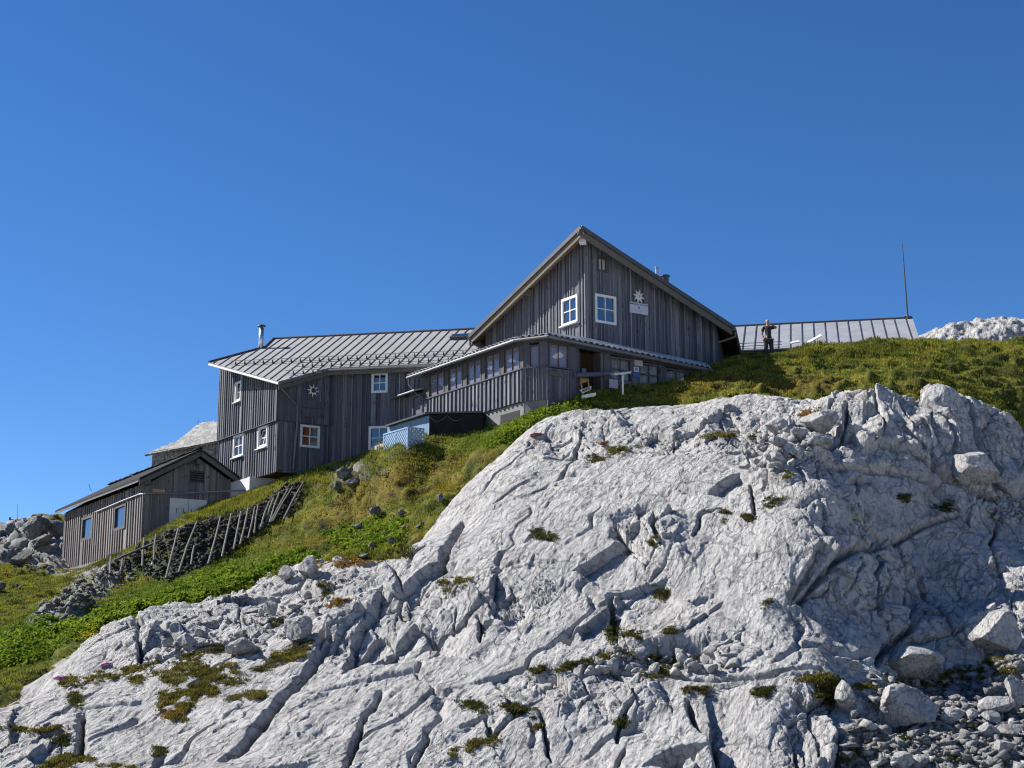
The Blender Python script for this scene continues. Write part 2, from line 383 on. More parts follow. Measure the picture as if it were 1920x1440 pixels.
for x in (-14, -5, 5, 14):
    RP += [(x, 20, -1.85), (x, 8, -1.9)]; GP += [(x, 20, -3.2), (x, 8, -3.2)]
for c in RC:
    if c[1] in (1440, 1330, 1110, 920) or c[1] == 1230 or (c[0] > 900 and c[1] > 840):
        p = P(*c); GP.append((p.x, p.y, p.z - (1.4 if c[0] < 900 else 2.6)))
GP += [(2.7, 59, 10.3), (-3, 62, 9.6), (-9, 65, 9.2), (-15, 66, 7.6), (6, 62, 12.0), (8.2, 60.5, 12.3), (4, 70, 11.8), (14, 70, 13.3), (22, 74, 13.2), (-20, 78, 7.2), (-27, 88, 7.4), (-10, 80, 9), (0, 110, 6), (30, 110, 6), (-30, 112, 3), (-45, 70, 1), (40, 66, 12), (45, 50, 6), (-40, 45, -1), (0, 90, 10), (24, 90, 11), (45, 90, 9)]

class TPS:
    def __init__(s, pts, lam):
        p = np.array(pts, float); s.c = p[:, :2]; n = len(p)
        K = s.k(s.c, s.c) + lam * np.eye(n); Q = np.c_[np.ones(n), s.c]
        A = np.zeros((n + 3, n + 3)); A[:n, :n] = K; A[:n, n:] = Q; A[n:, :n] = Q.T
        s.w = np.linalg.solve(A, np.r_[p[:, 2], 0, 0, 0]); s.n = n
    @staticmethod
    def k(a, b):
        r2 = ((a[:, None, :] - b[None, :, :]) ** 2).sum(-1); return r2 * np.log(r2 + 1e-9) * .5
    def __call__(s, x, y):
        q = np.c_[x.ravel(), y.ravel()]; out = np.empty(len(q))
        for i in range(0, len(q), 60000):
            b = q[i:i + 60000]; out[i:i + 60000] = s.k(b, s.c) @ s.w[:s.n] + s.w[s.n] + b @ s.w[s.n + 1:]
        return out.reshape(x.shape)
rockS = TPS(RP, .03); grassS = TPS(GP, .02)

def catmull(nf, nc):
    """matrix that takes nc coarse samples to nf fine ones"""
    t = np.linspace(0, nc - 1, nf); i = np.clip(np.floor(t).astype(int), 0, nc - 2); f = t - i
    A = np.zeros((nf, nc)); r = np.arange(nf)
    for k, w_ in ((-1, -.5 * f + f * f - .5 * f ** 3), (0, 1 - 2.5 * f * f + 1.5 * f ** 3), (1, .5 * f + 2 * f * f - 1.5 * f ** 3), (2, -.5 * f * f + .5 * f ** 3)):
        np.add.at(A, (r, np.clip(i + k, 0, nc - 1)), w_)
    return A
def field(S, T0, T1, nT, rows_c, rows_f):
    """S on a fan grid (x = Y*t); coarse evaluation, smooth upsampling; rows given as parameter arrays"""
    tc = np.linspace(T0, T1, max(40, nT // 5)); tf = np.linspace(T0, T1, nT)
    Tc, Yc = np.meshgrid(tc, rows_c); Zc = S(Tc * Yc, Yc)
    Zf = catmull(len(rows_f), len(rows_c)) @ Zc @ catmull(nT, len(tc)).T
    Tf, Yf = np.meshgrid(tf, rows_f)
    return Tf * Yf, Yf, Zf
def grid_faces(nr, nc):
    i = np.arange(nr * nc).reshape(nr, nc)
    return np.stack([i[:-1, :-1], i[:-1, 1:], i[1:, 1:], i[1:, :-1]], -1).reshape(-1, 4)
def grid_normals(X, Y, Zv):
    Pm = np.stack([X, Y, Zv], -1); du = np.gradient(Pm, axis=1); dv = np.gradient(Pm, axis=0)
    n = np.cross(du, dv); n /= np.linalg.norm(n, axis=-1)[..., None] + 1e-12
    return np.where(n[..., 2:3] < 0, -n, n)

# ------------------------------------------------------------------ the rock
NT, NR = 1560, 960
YN, YF = 25.0, 57.0
s_f = np.linspace(0, 1, NR); s_c = np.linspace(0, 1, 190)
rows = lambda s: YN * (YF / YN) ** s
X, Y, Zb = field(rockS, -.47, .47, NT, rows(s_c), rows(s_f))
N0 = grid_normals(X, Y, Zb)
x = X.ravel(); y = Y.ravel(); z = Zb.ravel()
pxs, pys, _ = proj(np.c_[x, y, z])

def zbuf(Vs, res=2.0):
    px, py, d = proj(Vs); ix = np.floor(px / res).astype(int) + 100; iy = np.floor(py / res).astype(int) + 100
    W, H = int(1920 / res) + 200, int(1440 / res) + 200
    ok = (ix >= 0) & (ix < W) & (iy >= 0) & (iy < H)
    idx = np.nonzero(ok)[0]; idx = idx[np.argsort(-d[idx])]
    B = np.full((H, W), -1, dtype=np.int64); B[iy[idx], ix[idx]] = idx
    return B, res
def look(B, Vs, px, py, r=4):
    bb, res = B; i0 = int(px / res) + 100; j0 = int(py / res) + 100
    for k in range(1, r + 1):
        best = None
        for j in range(j0 - k, j0 + k + 1):
            for i in range(i0 - k, i0 + k + 1):
                if 0 <= j < bb.shape[0] and 0 <= i < bb.shape[1] and bb[j, i] >= 0:
                    v = Vs[bb[j, i]]; d = v[1]
                    if best is None or d < best[1]: best = (v, d)
        if best is not None: return np.array(best[0])
    return None
base_V = np.c_[x, y, z]; Bb = zbuf(base_V, 4.0)

def region(px, py, cx, cy, rx, ry, ang=0, soft=.35):
    c, s_ = math.cos(R_(ang)), math.sin(R_(ang)); u = ((px - cx) * c + (py - cy) * s_) / rx; v = (-(px - cx) * s_ + (py - cy) * c) / ry
    return 1 - sstep(1 - soft, 1 + soft, np.sqrt(u * u + v * v))
# where the photograph shows broken, blocky rock, and where it is smooth slab
wob = 40 * fbm(x, y, 0 * x, .5, 2)
bx, by = pxs + wob, pys + wob * .6
block = np.zeros_like(x)
for r in [(430,1150,240,70,-18),(640,1085,110,60,-20),(1720,790,230,90,12),(1500,830,110,70,-10),(1850,900,160,90,20),(1330,812,180,32,-4),(1150,815,150,30,-4),(1650,1060,170,120,20),(1800,1150,160,110,0),(1100,1280,130,60,0),(1560,1360,120,70,0),(60,1400,90,60,0),(1250,1215,160,40,-8),(700,1160,110,70,-40),(870,1150,90,60,-40),(1230,1000,60,50,0)]:
    block = np.maximum(block, region(bx, by, *r))
right = sstep(1480, 1640, bx)
# grain of the slab: along (.38,.92) up the slope
ud = .42 * x + .907 * y; vd = .907 * x - .42 * y
warp = .55 * fbm(x, y, z, .7, 2)
grain = (1 - .75 * right)
w1 = .5 * fbm(x, y, z, .9, 2); w2 = .5 * fbm(x + 50, y, z, .9, 2); sl_ = 1 - block
H = .16 * fbm(x, y, z, .22, 2) + .06 * fbm(x, y, z, .6, 2)
H += sl_ * (.24 * tri(ud * .26 + .10 * w1, vd * .50 + .10 * w2, 101) + .075 * tri(ud * .75 + .12 * w1, vd * 1.5 + .12 * w2, 102) + .022 * tri(ud * 1.9 + .2 * w1, vd * 4.2 + .2 * w2, 103))
H += (.011 * tri(ud * 1.9 + w1, vd * 7.5 + w2, 104) + .007 * tri(ud * 4.6 + w1, vd * 17 + w2, 105)) * (1 + .5 * block)
H += grain * .024 * ridged(ud * .20 + w1 * .35, (vd + w2 * .45) * .9, z * .12, 1.0, 3) * (.35 + .65 * sl_)
H += grain * .014 * ridged(ud * .22, (vd + w1 * .3) * 1.0, z * .2, 3.4, 2)
H += .010 * ridged(ud * .45, vd + w1 * .2, z * .3, 9.0, 1)
H += .022 * ridged(x + .3 * w1, y, z, 2.6, 3) * (.12 + block)
# chipped surface: small tilted facets with sharp edges
for sx, sy, A, tl, sd in ((1.5, 3.4, .024, .075, 141), (3.4, 7.5, .010, .065, 151)):
    f1, f2, ci, cj, ox, oy = worley(ud * sx + .25 * w1 * sx, vd * sy + z * sy * .3 + .2 * w2 * sy, sd)
    H += (hash2(ci, cj, sd + 5) - .5) * A + (hash2(ci, cj, sd + 6) - .5) * ox * 2 * tl / sx * .6 + (hash2(ci, cj, sd + 7) - .5) * oy * 2 * tl / sy
rs = np.nonzero(right > .01)[0]; xr, yr = x[rs], y[rs]
H[rs] += right[rs] * (.34 * tri(xr * .85 + .1 * w1[rs], yr * .6 + z[rs] * .5 + .1 * w2[rs], 121) + .12 * tri(xr * 2.1 + .1 * w1[rs], yr * 1.5 + z[rs] * 1.2, 122))
# steps across the fall line
st = (y * .55 + z * .9 + 1.1 * w1 + .25 * vd) * .8
fr = st - np.floor(st); H += .03 * (np.where(fr < .86, fr / .86, (1 - fr) / .14) - .5) * sstep(.0, .5, fbm(x, y, z, .4, 2) + .1)
# blocks: tilted facets with open joints, only where the rock is broken
bs = np.nonzero(block > .01)[0]; xb, yb, zb_, bb_ = x[bs], y[bs], z[bs], block[bs]
hb = (.55 + .4 * right[bs]) * tri(xb * .62 + .12 * w1[bs], yb * .5 + .12 * w2[bs], 111) + (.26 + .12 * right[bs]) * tri(xb * 1.4 + .15 * w1[bs], yb * 1.1 + .15 * w2[bs], 112) + .11 * tri(xb * 3.2 + .2 * w1[bs], yb * 2.4 + zb_ + .2 * w2[bs], 113)
for sc, A, tl, cw, sd in ((.55, .30, .26, .030, 3), (1.25, .16, .30, .04, 9), (2.6, .06, .2, .06, 21)):
    wx = xb + .10 / sc * w1[bs]; wy = yb * .72 + .10 / sc * w2[bs]
    f1, f2, ci, cj, ox, oy = worley((wx * .9 + wy * .42) * sc, (wy * .9 - wx * .42) * sc, sd)
    h = (hash2(ci, cj, sd + 5) - .5) * A + ((hash2(ci, cj, sd + 6) - .5) * ox + (hash2(ci, cj, sd + 7) - .5) * oy) * 2 * tl / sc
    h -= A * .9 * (1 - sstep(0, cw * 2.2, f2 - f1)) * (hash2(ci, cj, sd + 8) > .3)
    hb += h
H[bs] += hb * bb_ * .72
H -= .08
# open slab: sparse joints
f1, f2, ci, cj, ox, oy = worley((ud * .5 + .3 * warp) * .42, (vd + .5 * warp) * .42, 77)
jm = (1 - sstep(0, .07, f2 - f1)) * sstep(.05, .45, fbm(x + 9, y, z, .35, 2) + .25)
H -= .14 * jm * (1 - block)
# solution pits
f1, f2, ci, cj, ox, oy = worley((x + .3 * warp) * 1.1, (y * .6 + .3 * warp) * 1.1, 51)
pit = (1 - sstep(.10, .30, f1)) * (hash2(ci, cj, 52) > .86)
H -= .06 * pit * (1 - .5 * block)

# hand-drawn cracks and steps: (pixels along it, width m, depth m, drop of the lower-right side m)
CR = [
 ([(853,967),(850,1000),(830,1037),(827,1060)], .20, .55, .10), ([(1140,1098),(1143,1117),(1147,1140),(1150,1176),(1165,1200)], .17, .5, .05),
 ([(1144,1092),(1177,1082),(1200,1075),(1250,1060)], .07, .12, .16), ([(893,1138),(897,1150),(902,1190)], .10, .30, .05),
 ([(712,1275),(687,1325),(675,1353),(656,1415),(650,1442)], .15, .45, .02), ([(609,1184),(572,1240),(531,1284),(500,1334),(457,1383),(425,1426)], .22, .50, .12),
 ([(150,1318),(148,1350),(147,1405)], .18, .5, .06), ([(302,1398),(287,1442)], .2, .4, .0), ([(1287,1296),(1292,1318),(1300,1344),(1328,1369),(1341,1415),(1353,1440)], .15, .45, .08),
 ([(1192,1308),(1170,1326),(1161,1350),(1162,1380)], .10, .28, .08), ([(1166,1397),(1153,1440)], .10, .3, .0), ([(1006,1322),(1019,1350),(1037,1405)], .10, .30, .03),
 ([(934,1262),(953,1300),(960,1330)], .12, .3, .02), ([(870,1350),(906,1331),(925,1369),(950,1344),(1000,1312)], .12, .3, .05), ([(797,1360),(784,1387),(775,1422)], .11, .32, .05),
 ([(1485,1118),(1519,1097),(1556,1064),(1594,1030),(1640,1012),(1665,1011),(1690,983)], .16, .35, .05), ([(1560,845),(1642,861),(1699,876),(1744,895),(1800,950)], .14, .42, .10),
 ([(1402,895),(1404,930),(1408,962)], .09, .35, .08), ([(1620,878),(1624,932)], .07, .25, .0), ([(1740,1040),(1762,1094),(1774,1131),(1792,1180),(1810,1200)], .16, .45, .05),
 ([(1721,1120),(1725,1157),(1690,1190),(1669,1205),(1646,1240)], .13, .42, .10), ([(1535,825),(1580,815),(1640,822),(1700,845),(1760,880),(1830,915),(1880,925)], .30, .60, .0),
 ([(1580,740),(1580,780),(1586,815)], .12, .4, .06), ([(917,933),(953,913),(990,892)], .08, .22, .04), ([(1078,1062),(1120,1033),(1177,997),(1200,985)], .10, .15, .32),
 ([(725,1122),(770,1090),(800,1070),(830,1050)], .10, .15, .34), ([(1320,925),(1345,905),(1380,880)], .10, .15, .30), ([(1480,1110),(1505,1075),(1530,1040),(1545,1010)], .10, .1, .45),
 ([(930,850),(1010,858),(1090,850),(1180,838),(1260,840),(1330,832)], .13, .30, .0), ([(960,1170),(930,1150),(890,1160)], .06, .1, .2), ([(225,1150),(262,1210),(270,1250)], .08, .25, .05),
 ([(257,1180),(258,1235)], .10, .35, .1), ([(590,1200),(640,1130),(690,1090),(740,1060),(790,1010)], .14, .32, -.22), ([(640,1240),(655,1180),(700,1140),(712,1110)], .12, .25, .28), ([(700,1230),(720,1190),(790,1150)], .1, .2, .3),
 ([(1040,1190),(1090,1160),(1095,1185)], .1, .18, .3), ([(1350,1440),(1330,1390),(1250,1400),(1215,1440)], .1, .15, .45), ([(1500,1370),(1503,1440)], .08, .3, .0), ([(1570,1340),(1580,1400),(1560,1440)], .2, .4, .25),
 ([(1840,770),(1880,820),(1920,850)], .1, .35, .05), ([(1690,800),(1740,850),(1765,880)], .22, .5, .0), ([(1640,1010),(1700,1040),(1720,1090),(1715,1120)], .1, .3, .1), ([(460,1230),(560,1225),(590,1210)], .15, .3, .05),
 ([(1230,960),(1225,990),(1228,1015)], .14, .4, .1), ([(1455,760),(1480,790),(1530,800)], .1, .3, 0),
 ([(1300,1000),(1310,960),(1345,950)], .1, .2, .05), ([(980,1010),(1010,985),(1030,1000)], .12, .25, 0), ([(1350,1110),(1320,1130),(1290,1100)], .08, .15, .1), ([(1180,1200),(1240,1190),(1330,1210)], .08, .2, .05), ([(1230,1180),(1232,1210)], .1, .25, 0),
 ([(1560,839),(1556,861),(1579,910)], .08, .2, .15), ([(1612,944),(1650,962),(1684,985)], .08, .25, .1), ([(1684,992),(1755,962),(1800,959)], .10, .3, .15), ([(1687,1000),(1725,1037),(1755,1062)], .12, .4, .1), ([(1792,1105),(1840,1092),(1882,1090)], .08, .3, .05), ([(1631,1124),(1669,1116),(1687,1071)], .08, .25, .1), ([(1600,1000),(1625,1050),(1600,1100)], .07, .2, .12), ([(1880,960),(1860,1010),(1885,1060)], .1, .35, .1),
 
 ([(1540,1255),(1450,1262),(1330,1262),(1180,1250),(1090,1240),(1010,1265)], .16, .30, .0)]
jit = .035 * fbm(x, y, z, 3.5, 2)
for pts, wd, dp, drop in CR:
    W3 = [look(Bb, base_V, a, b, 10) for a, b in pts]; W3 = [q for q in W3 if q is not None]
    if len(W3) < 2: continue
    Q = np.array(W3)[:, :2]; R = 2.2
    sel = np.nonzero((x > Q[:, 0].min() - R) & (x < Q[:, 0].max() + R) & (y > Q[:, 1].min() - R) & (y < Q[:, 1].max() + R))[0]
    px_, py_ = x[sel] + jit[sel] * 1.4, y[sel] + jit[sel] * 1.0
    bd = np.full(len(sel), 1e9); sd_ = np.zeros(len(sel)); tt = np.zeros(len(sel)); L = 0
    segs = [np.linalg.norm(Q[i + 1] - Q[i]) for i in range(len(Q) - 1)]; tot = sum(segs) + 1e-6
    for i in range(len(Q) - 1):
        a, b = Q[i], Q[i + 1]; e = b - a; l2 = (e ** 2).sum() + 1e-9
        t = np.clip(((px_ - a[0]) * e[0] + (py_ - a[1]) * e[1]) / l2, 0, 1)
        dx, dy = px_ - a[0] - t * e[0], py_ - a[1] - t * e[1]; d = np.hypot(dx, dy)
        m = d < bd; bd = np.where(m, d, bd)
        # +1 on the lower-right (towards camera / right) side
        nx, ny = e[1], -e[0]
        if nx * .6 - ny * .8 < 0: nx, ny = -nx, -ny
        sd_ = np.where(m, np.sign(dx * nx + dy * ny), sd_); tt = np.where(m, (L + t * segs[i]) / tot, tt); L += segs[i]
    tap = sstep(0, .12, tt) * sstep(0, .12, 1 - tt)
    g = np.exp(-(bd / (wd * .46)) ** 2 * 2.0) 
    H[sel] -= 1.5 * dp * g * (.35 + .65 * tap)
    if drop:
        fall = np.where(sd_ > 0, np.exp(-bd / 1.3) * sstep(0, .045, bd), 0)
        H[sel] -= drop * fall * tap
# a touch of small relief after the carving
H += .006 * fbm(x, y, z, 13, 1)
n = N0.reshape(-1, 3)
fade = sstep(25.0, 27.0, y)
V = base_V + n * (H * fade)[:, None]
rockV = V
RZ = V[:, 2].reshape(NR, NT)

# ------------------------------------------------------------------ the grassy hill
GT, GR_ = 1000, 640
gs_f = np.linspace(0, 1, GR_); gs_c = np.linspace(0, 1, 130)
grow = lambda s: 30.0 * (125.0 / 30.0) ** s
GX, GY, GZ = field(grassS, -.62, .62, GT, grow(gs_c), grow(gs_f))
gx, gy, gz = GX.ravel(), GY.ravel(), GZ.ravel()
gN = grid_normals(GX, GY, GZ).reshape(-1, 3)
gpx, gpy, _ = proj(np.c_[gx, gy, gz])
near_build = 0
hum = .13 * fbm(gx, gy, gz, .35, 2) + .11 * (np.abs(fbm(gx, gy, gz, .9, 2)) - .3) * 1.6 + (.10 + .07 * (gpx > 1330)) * fbm(gx, gy, gz, 1.8, 3) + (.05 + .06 * (gpx > 1330)) * np.abs(fbm(gx, gy, gz, 3.5, 2))
ledge = (gz * 1.6 + .5 * fbm(gx, gy, gz, .5, 2)); lf = ledge - np.floor(ledge)
hum += (.13 + .10 * (gpx > 1330)) * (np.where(lf < .75, lf / .75, (1 - lf) / .25) - .5)       # trampled terraces
rocky = np.maximum.reduce([region(gpx, gpy, 40, 1010, 150, 55, 20), region(gpx, gpy, 150, 1120, 130, 35, -35), region(gpx, gpy, 655, 885, 40, 26, -15) * .6])
f1, f2, ci, cj, ox, oy = worley(gx * .8 + .3 * hum, gy * .6, 5)
hum += rocky * ((hash2(ci, cj, 8) - .5) * .5 - .35 * (1 - sstep(0, .2, f2 - f1)) + .12 * ridged(gx, gy, gz, 1.6, 2))
flat = np.maximum.reduce([region(gpx, gpy, 1440, 665, 60, 18), region(gpx, gpy, 860, 815, 160, 40, -25), region(gpx, gpy, 500, 930, 130, 40, -25), region(gpx, gpy, 190, 1050, 110, 30, -28), region(gpx, gpy, 1100, 735, 60, 20), region(gpx, gpy, 1000, 770, 120, 20)])
gV = np.c_[gx, gy, gz] + gN * (hum * (1 - .7 * flat))[:, None]

# colour of the turf (albedo): greens, ochre moss, brown earth
def turf_cols(qx, qy, qz, px, py, seed=0.0):
    a = fbm(qx + seed, qy, qz, .45, 3); b = fbm(qx, qy + 40 + seed, qz, 1.3, 3); c = fbm(qx, qy, qz + 70, 3.0, 2)
    och = np.zeros_like(qx)
    for r in [(640,985,230,22,-27),(800,880,130,28,-14),(700,930,150,30,-25),(440,1062,150,14,-24),(1330,720,160,22,-12),(1500,725,150,16,-4),(840,905,60,30,0),(340,1110,130,8,-27)]:
        och = np.maximum(och, region(px, py, *r, .7))
    och = np.clip(och * .8 + .45 * a - .05, 0, 1)
    brt = np.maximum.reduce([region(px, py, 300, 1130, 190, 42, -20, .5), region(px, py, 90, 1185, 110, 45, -20, .5), region(px, py, 420, 1075, 130, 24, -25, .5), region(px, py, 980, 790, 130, 30, -20, .6)])
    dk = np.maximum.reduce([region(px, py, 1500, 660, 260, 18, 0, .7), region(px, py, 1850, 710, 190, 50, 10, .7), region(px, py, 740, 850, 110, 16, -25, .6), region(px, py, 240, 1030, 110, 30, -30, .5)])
    G = np.array([.145, .185, .024]); O = np.array([.31, .215, .034]); B = np.array([.13, .215, .022]); D = np.array([.036, .055, .012]); E = np.array([.080, .052, .028]); YG = np.array([.30, .28, .034])
    col = np.tile(G, (len(qx), 1))
    def mx(col, t, k): return col + (k - col) * np.clip(t, 0, 1)[:, None]
    col = mx(col, .5 + 1.1 * b, YG); col = mx(col, sstep(.25, .8, och) * .6, O)
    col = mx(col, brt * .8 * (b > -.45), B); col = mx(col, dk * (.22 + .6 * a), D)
    col = mx(col, sstep(.22, .55, c - .3 * brt) * .75, E); col = mx(col, sstep(.25, .7, -b + .3 * c) * .45 * (1 - brt), D)
    return col
gcol = turf_cols(gx, gy, gz, gpx, gpy) * .42
rk = sstep(.35, .6, rocky * (.75 + .5 * fbm(gx, gy, gz, 1.1, 2))) * np.where(gpx < 300, 1, .55)
gcol = gcol + (np.array([.24, .237, .23]) - gcol) * rk[:, None]
# ------------------------------------------------------------------ building helpers
LA = R_(33.5)
Ld = Vector((-math.sin(LA), math.cos(LA), 0)); Rd = Vector((math.cos(LA), math.sin(LA), 0))
SA = R_(11.5); Sd = Vector((math.cos(SA), -math.sin(SA), 0))          # along the star wall, towards the right and nearer
class Wall:
    def __init__(s, o, d):
        s.o = Vector((o[0], o[1], 0)); s.d = Vector((d[0], d[1], 0)).normalized(); n = s.d.cross(Z).normalized()
        if n.dot(-s.o) < 0: n = -n
        s.n = n
        s.r = Z.cross(n)          # towards the viewer's right
    def hit(s, px, py, off=0):
        r = ray(px, py); o = s.o + s.n * off
        return r * (o.dot(s.n) / r.dot(s.n))
    def sz(s, px, py, off=0):
        p = s.hit(px, py, off); return (p - s.o).dot(s.d), p.z
    def pt(s, a, z, off=0): return s.o + s.d * a + Z * z + s.n * off
    def rect(s, x0, x1, y0, y1, off=0):
        ym = (y0 + y1) / 2; xm = (x0 + x1) / 2
        a, b = s.sz(x0, ym, off)[0], s.sz(x1, ym, off)[0]
        return min(a, b), max(a, b), s.sz(xm, y1, off)[1], s.sz(xm, y0, off)[1]
def slab(mb, W, a, b, z0, z1, o0, o1):
    mb.box(W.pt(a, z0, o0), W.d * (b - a), Z * (z1 - z0), W.n * (o1 - o0))
def cladding(name, mat, parent, W, s0, s1, zb, zt, holes=(), pitch=.2, bw=.055, bt=.03, th=.03, seed=1, off=0, jit=.25):
    """vertical boards with cover strips; holes are (s0,s1,z0,z1)"""
    rn = random.Random(seed); mb = MB()
    zb = zb if callable(zb) else (lambda s, v=zb: v); zt = zt if callable(zt) else (lambda s, v=zt: v)
    ed = [s0]
    while ed[-1] < s1 - pitch * .6: ed.append(ed[-1] + pitch * (1 + rn.uniform(-jit, jit)))
    ed[-1] = s1
    def piece(a, b, za0, za1, zb0, zb1, o0, o1):
        vs = [W.pt(a, za0, o0), W.pt(b, zb0, o0), W.pt(b, zb1, o0), W.pt(a, za1, o0)]
        mb.prism(vs, W.n * (o1 - o0))
    def column(a, b, o0, o1):
        m = (a + b) / 2; bl = sorted((h[2], h[3]) for h in holes if h[0] - 1e-6 < m < h[1] + 1e-6)
        lo = None
        segs = []; cur = ('b', None)
        for h0, h1 in bl: segs.append((cur, ('v', h0))); cur = ('v', h1)
        segs.append((cur, ('t', None)))
        for p, q in segs:
            f = lambda k, s: zb(s) if k[0] == 'b' else zt(s) if k[0] == 't' else k[1]
            if f(q, m) - f(p, m) > .02: piece(a, b, f(p, a), f(q, a), f(p, b), f(q, b), o0, o1)
    for i in range(len(ed) - 1):
        mb.tone = rn.gauss(.46, .17); o = off + rn.uniform(-.004, .004)
        cuts = [ed[i]] + sorted(c for h in holes for c in h[:2] if ed[i] < c < ed[i + 1]) + [ed[i + 1]]
        for a, b in zip(cuts[:-1], cuts[1:]):
            if b - a > .003: column(a, b, o - th, o)
    if bt > 0:
        for i, e in enumerate(ed):
            a, b = e - bw / 2, e + bw / 2; a = max(a, s0); b = min(b, s1)
            if any(h[0] - .06 < e < h[1] + .06 for h in holes):
                hs = [h for h in holes if h[0] - .06 < e < h[1] + .06]
                if any(abs(e - h[0]) < .07 or abs(e - h[1]) < .07 for h in hs): continue
            mb.tone = rn.gauss(.60, .13)  # cover strips toned lighter: sunlight on them put into the colour
            column(a, b, off + .006, off + .006 + bt * rn.uniform(.85, 1.1))
    return mb.build(name, mat, parent)

def window(parent, W, rc, nx=2, ny=2, fr=.075, mat=None, gm=None, sill=True, tilt=0, name='window', off=0, mun=.035, label=None):
    a, b, z0, z1 = rc; mat = mat or M['white']; gm = gm or M['glass']
    mb = MB(); o0, o1 = off - .06, off + .05
    slab(mb, W, a - .02, a + fr, z0 - .02, z1 + .02, o0, o1); slab(mb, W, b - fr, b + .02, z0 - .02, z1 + .02, o0, o1)
    slab(mb, W, a + fr, b - fr, z1 - fr, z1 + .02, o0, o1 - .003); slab(mb, W, a + fr, b - fr, z0 - .02, z0 + fr, o0, o1 - .003)
    def muntins(m, A, B, C, D, fn):
        for i in range(1, nx):
            c = A + (B - A) * i / nx; fn(m, c - mun / 2, c + mun / 2, C, D)
        for j in range(1, ny):
            c = C + (D - C) * j / ny
            for i in range(nx):
                u0 = A + (B - A) * i / nx + (mun / 2 if i else 0); u1 = A + (B - A) * (i + 1) / nx - (mun / 2 if i < nx - 1 else 0)
                fn(m, u0, u1, c - mun / 2, c + mun / 2)
    A, B, C, D = a + fr, b - fr, z0 + fr, z1 - fr
    if not tilt: muntins(mb, A, B, C, D, lambda m, p, q, r, s_: slab(m, W, p, q, r, s_, off - .045, off + .015))
    w = mb.build(name, mat, parent)
    if label: w['label'] = label
    g = MB()
    if not tilt:
        slab(g, W, A - .01, B + .01, C - .01, D + .01, off - .04, off - .025); g.build('pane', gm, w)
    else:
        sash = MB(); ca, sa = math.cos(tilt), math.sin(tilt)
        def tp(s_, z, o): h = z - C; return W.pt(s_, C + h * ca + o * sa, off - .03 - h * sa + o * ca)
        def tb(m, p, q, r, t, q0=0, q1=.05):
            v = [tp(p, r, q0), tp(q, r, q0), tp(q, t, q0), tp(p, t, q0)]; ex = tp(p, r, q1) - tp(p, r, q0); m.prism(v, ex)
        k = .055
        tb(sash, A, A + k, C, D); tb(sash, B - k, B, C, D); tb(sash, A + k, B - k, C, C + k); tb(sash, A + k, B - k, D - k, D)
        muntins(sash, A + k, B - k, C + k, D - k, lambda m, p, q, r, s_: tb(m, p, q, r, s_, .01, .045))
        sh = sash.build('tilted_sash', mat, w)
        tb(g, A + k, B - k, C + k, D - k, .015, .025); g.build('pane', gm, w)
    if sill:
        s = MB(); slab(s, W, a - .07, b + .07, z0 - .06, z0 - .022, off + .0, off + .14); s.build('sill', mat, w)
    return w
def grow_hole(rc, k=.0): return (rc[0] - k, rc[1] + k, rc[2] - k, rc[3] + k)

class Plane:
    def __init__(s, o, u, v):
        s.o = Vector(o); s.u = Vector(u).normalized(); v = Vector(v); s.v = (v - s.u * v.dot(s.u)).normalized()
        s.n = s.u.cross(s.v).normalized()
        if s.n.z < 0: s.n = -s.n
    def hit(s, px, py):
        r = ray(px, py); return r * (s.o.dot(s.n) / r.dot(s.n))
    def uv(s, p): d = p - s.o; return d.dot(s.u), d.dot(s.v)
    def pt(s, a, b, h=0): return s.o + s.u * a + s.v * b + s.n * h
def clip_line(poly, c, ax):
    """intervals of the polygon (list of (u,v)) along the line coordinate[ax] = c"""
    out = []
    for i in range(len(poly)):
        p, q = poly[i], poly[(i + 1) % len(poly)]
        if (p[ax] - c) * (q[ax] - c) < 0:
            t = (c - p[ax]) / (q[ax] - p[ax]); out.append(p[1 - ax] + t * (q[1 - ax] - p[1 - ax]))
    out.sort(); return list(zip(out[::2], out[1::2]))
def seams(mb, pl, poly, sp, wd=.028, ht=.022, shift=0.0, ext=0):
    us = [p[0] for p in poly]; c = math.floor(min(us) / sp) * sp + shift
    while c < max(us):
        for a, b in clip_line(poly, c, 0): mb.box(pl.pt(c - wd / 2, a - ext, .003), pl.u * wd, pl.v * (b - a + ext), pl.n * ht)
        c += sp

def star_mesh(mb, W, px, py, rad, off, th, rot=0):
    s0, z0 = W.sz(px, py, off); c = W.pt(s0, z0, off); rt = W.r
    pts = []
    for i in range(16):
        a = math.pi * i / 8 + rot; r = rad if i % 2 == 0 else rad * .47
        if i % 4 == 0: r *= 1.06
        pts.append(c + rt * (math.sin(a) * r) + Z * (math.cos(a) * r))
    n = len(pts); vs = [p for p in pts] + [p + W.n * th * .5 for p in pts] + [c + W.n * th * 1.8]
    fs = [(i, (i + 1) % n, n + (i + 1) % n, n + i) for i in range(n)] + [(n + i, n + (i + 1) % n, 2 * n) for i in range(n)] + [tuple(range(n))[::-1]]
    mb.add(vs, fs); return c
def disc(mb, c, n, rt, rad, th, k=20, r_in=0):
    up = n.cross(rt)
    ring = [c + rt * (math.cos(2 * math.pi * i / k) * rad) + up * (math.sin(2 * math.pi * i / k) * rad) for i in range(k)]
    mb.prism(ring, n * th)
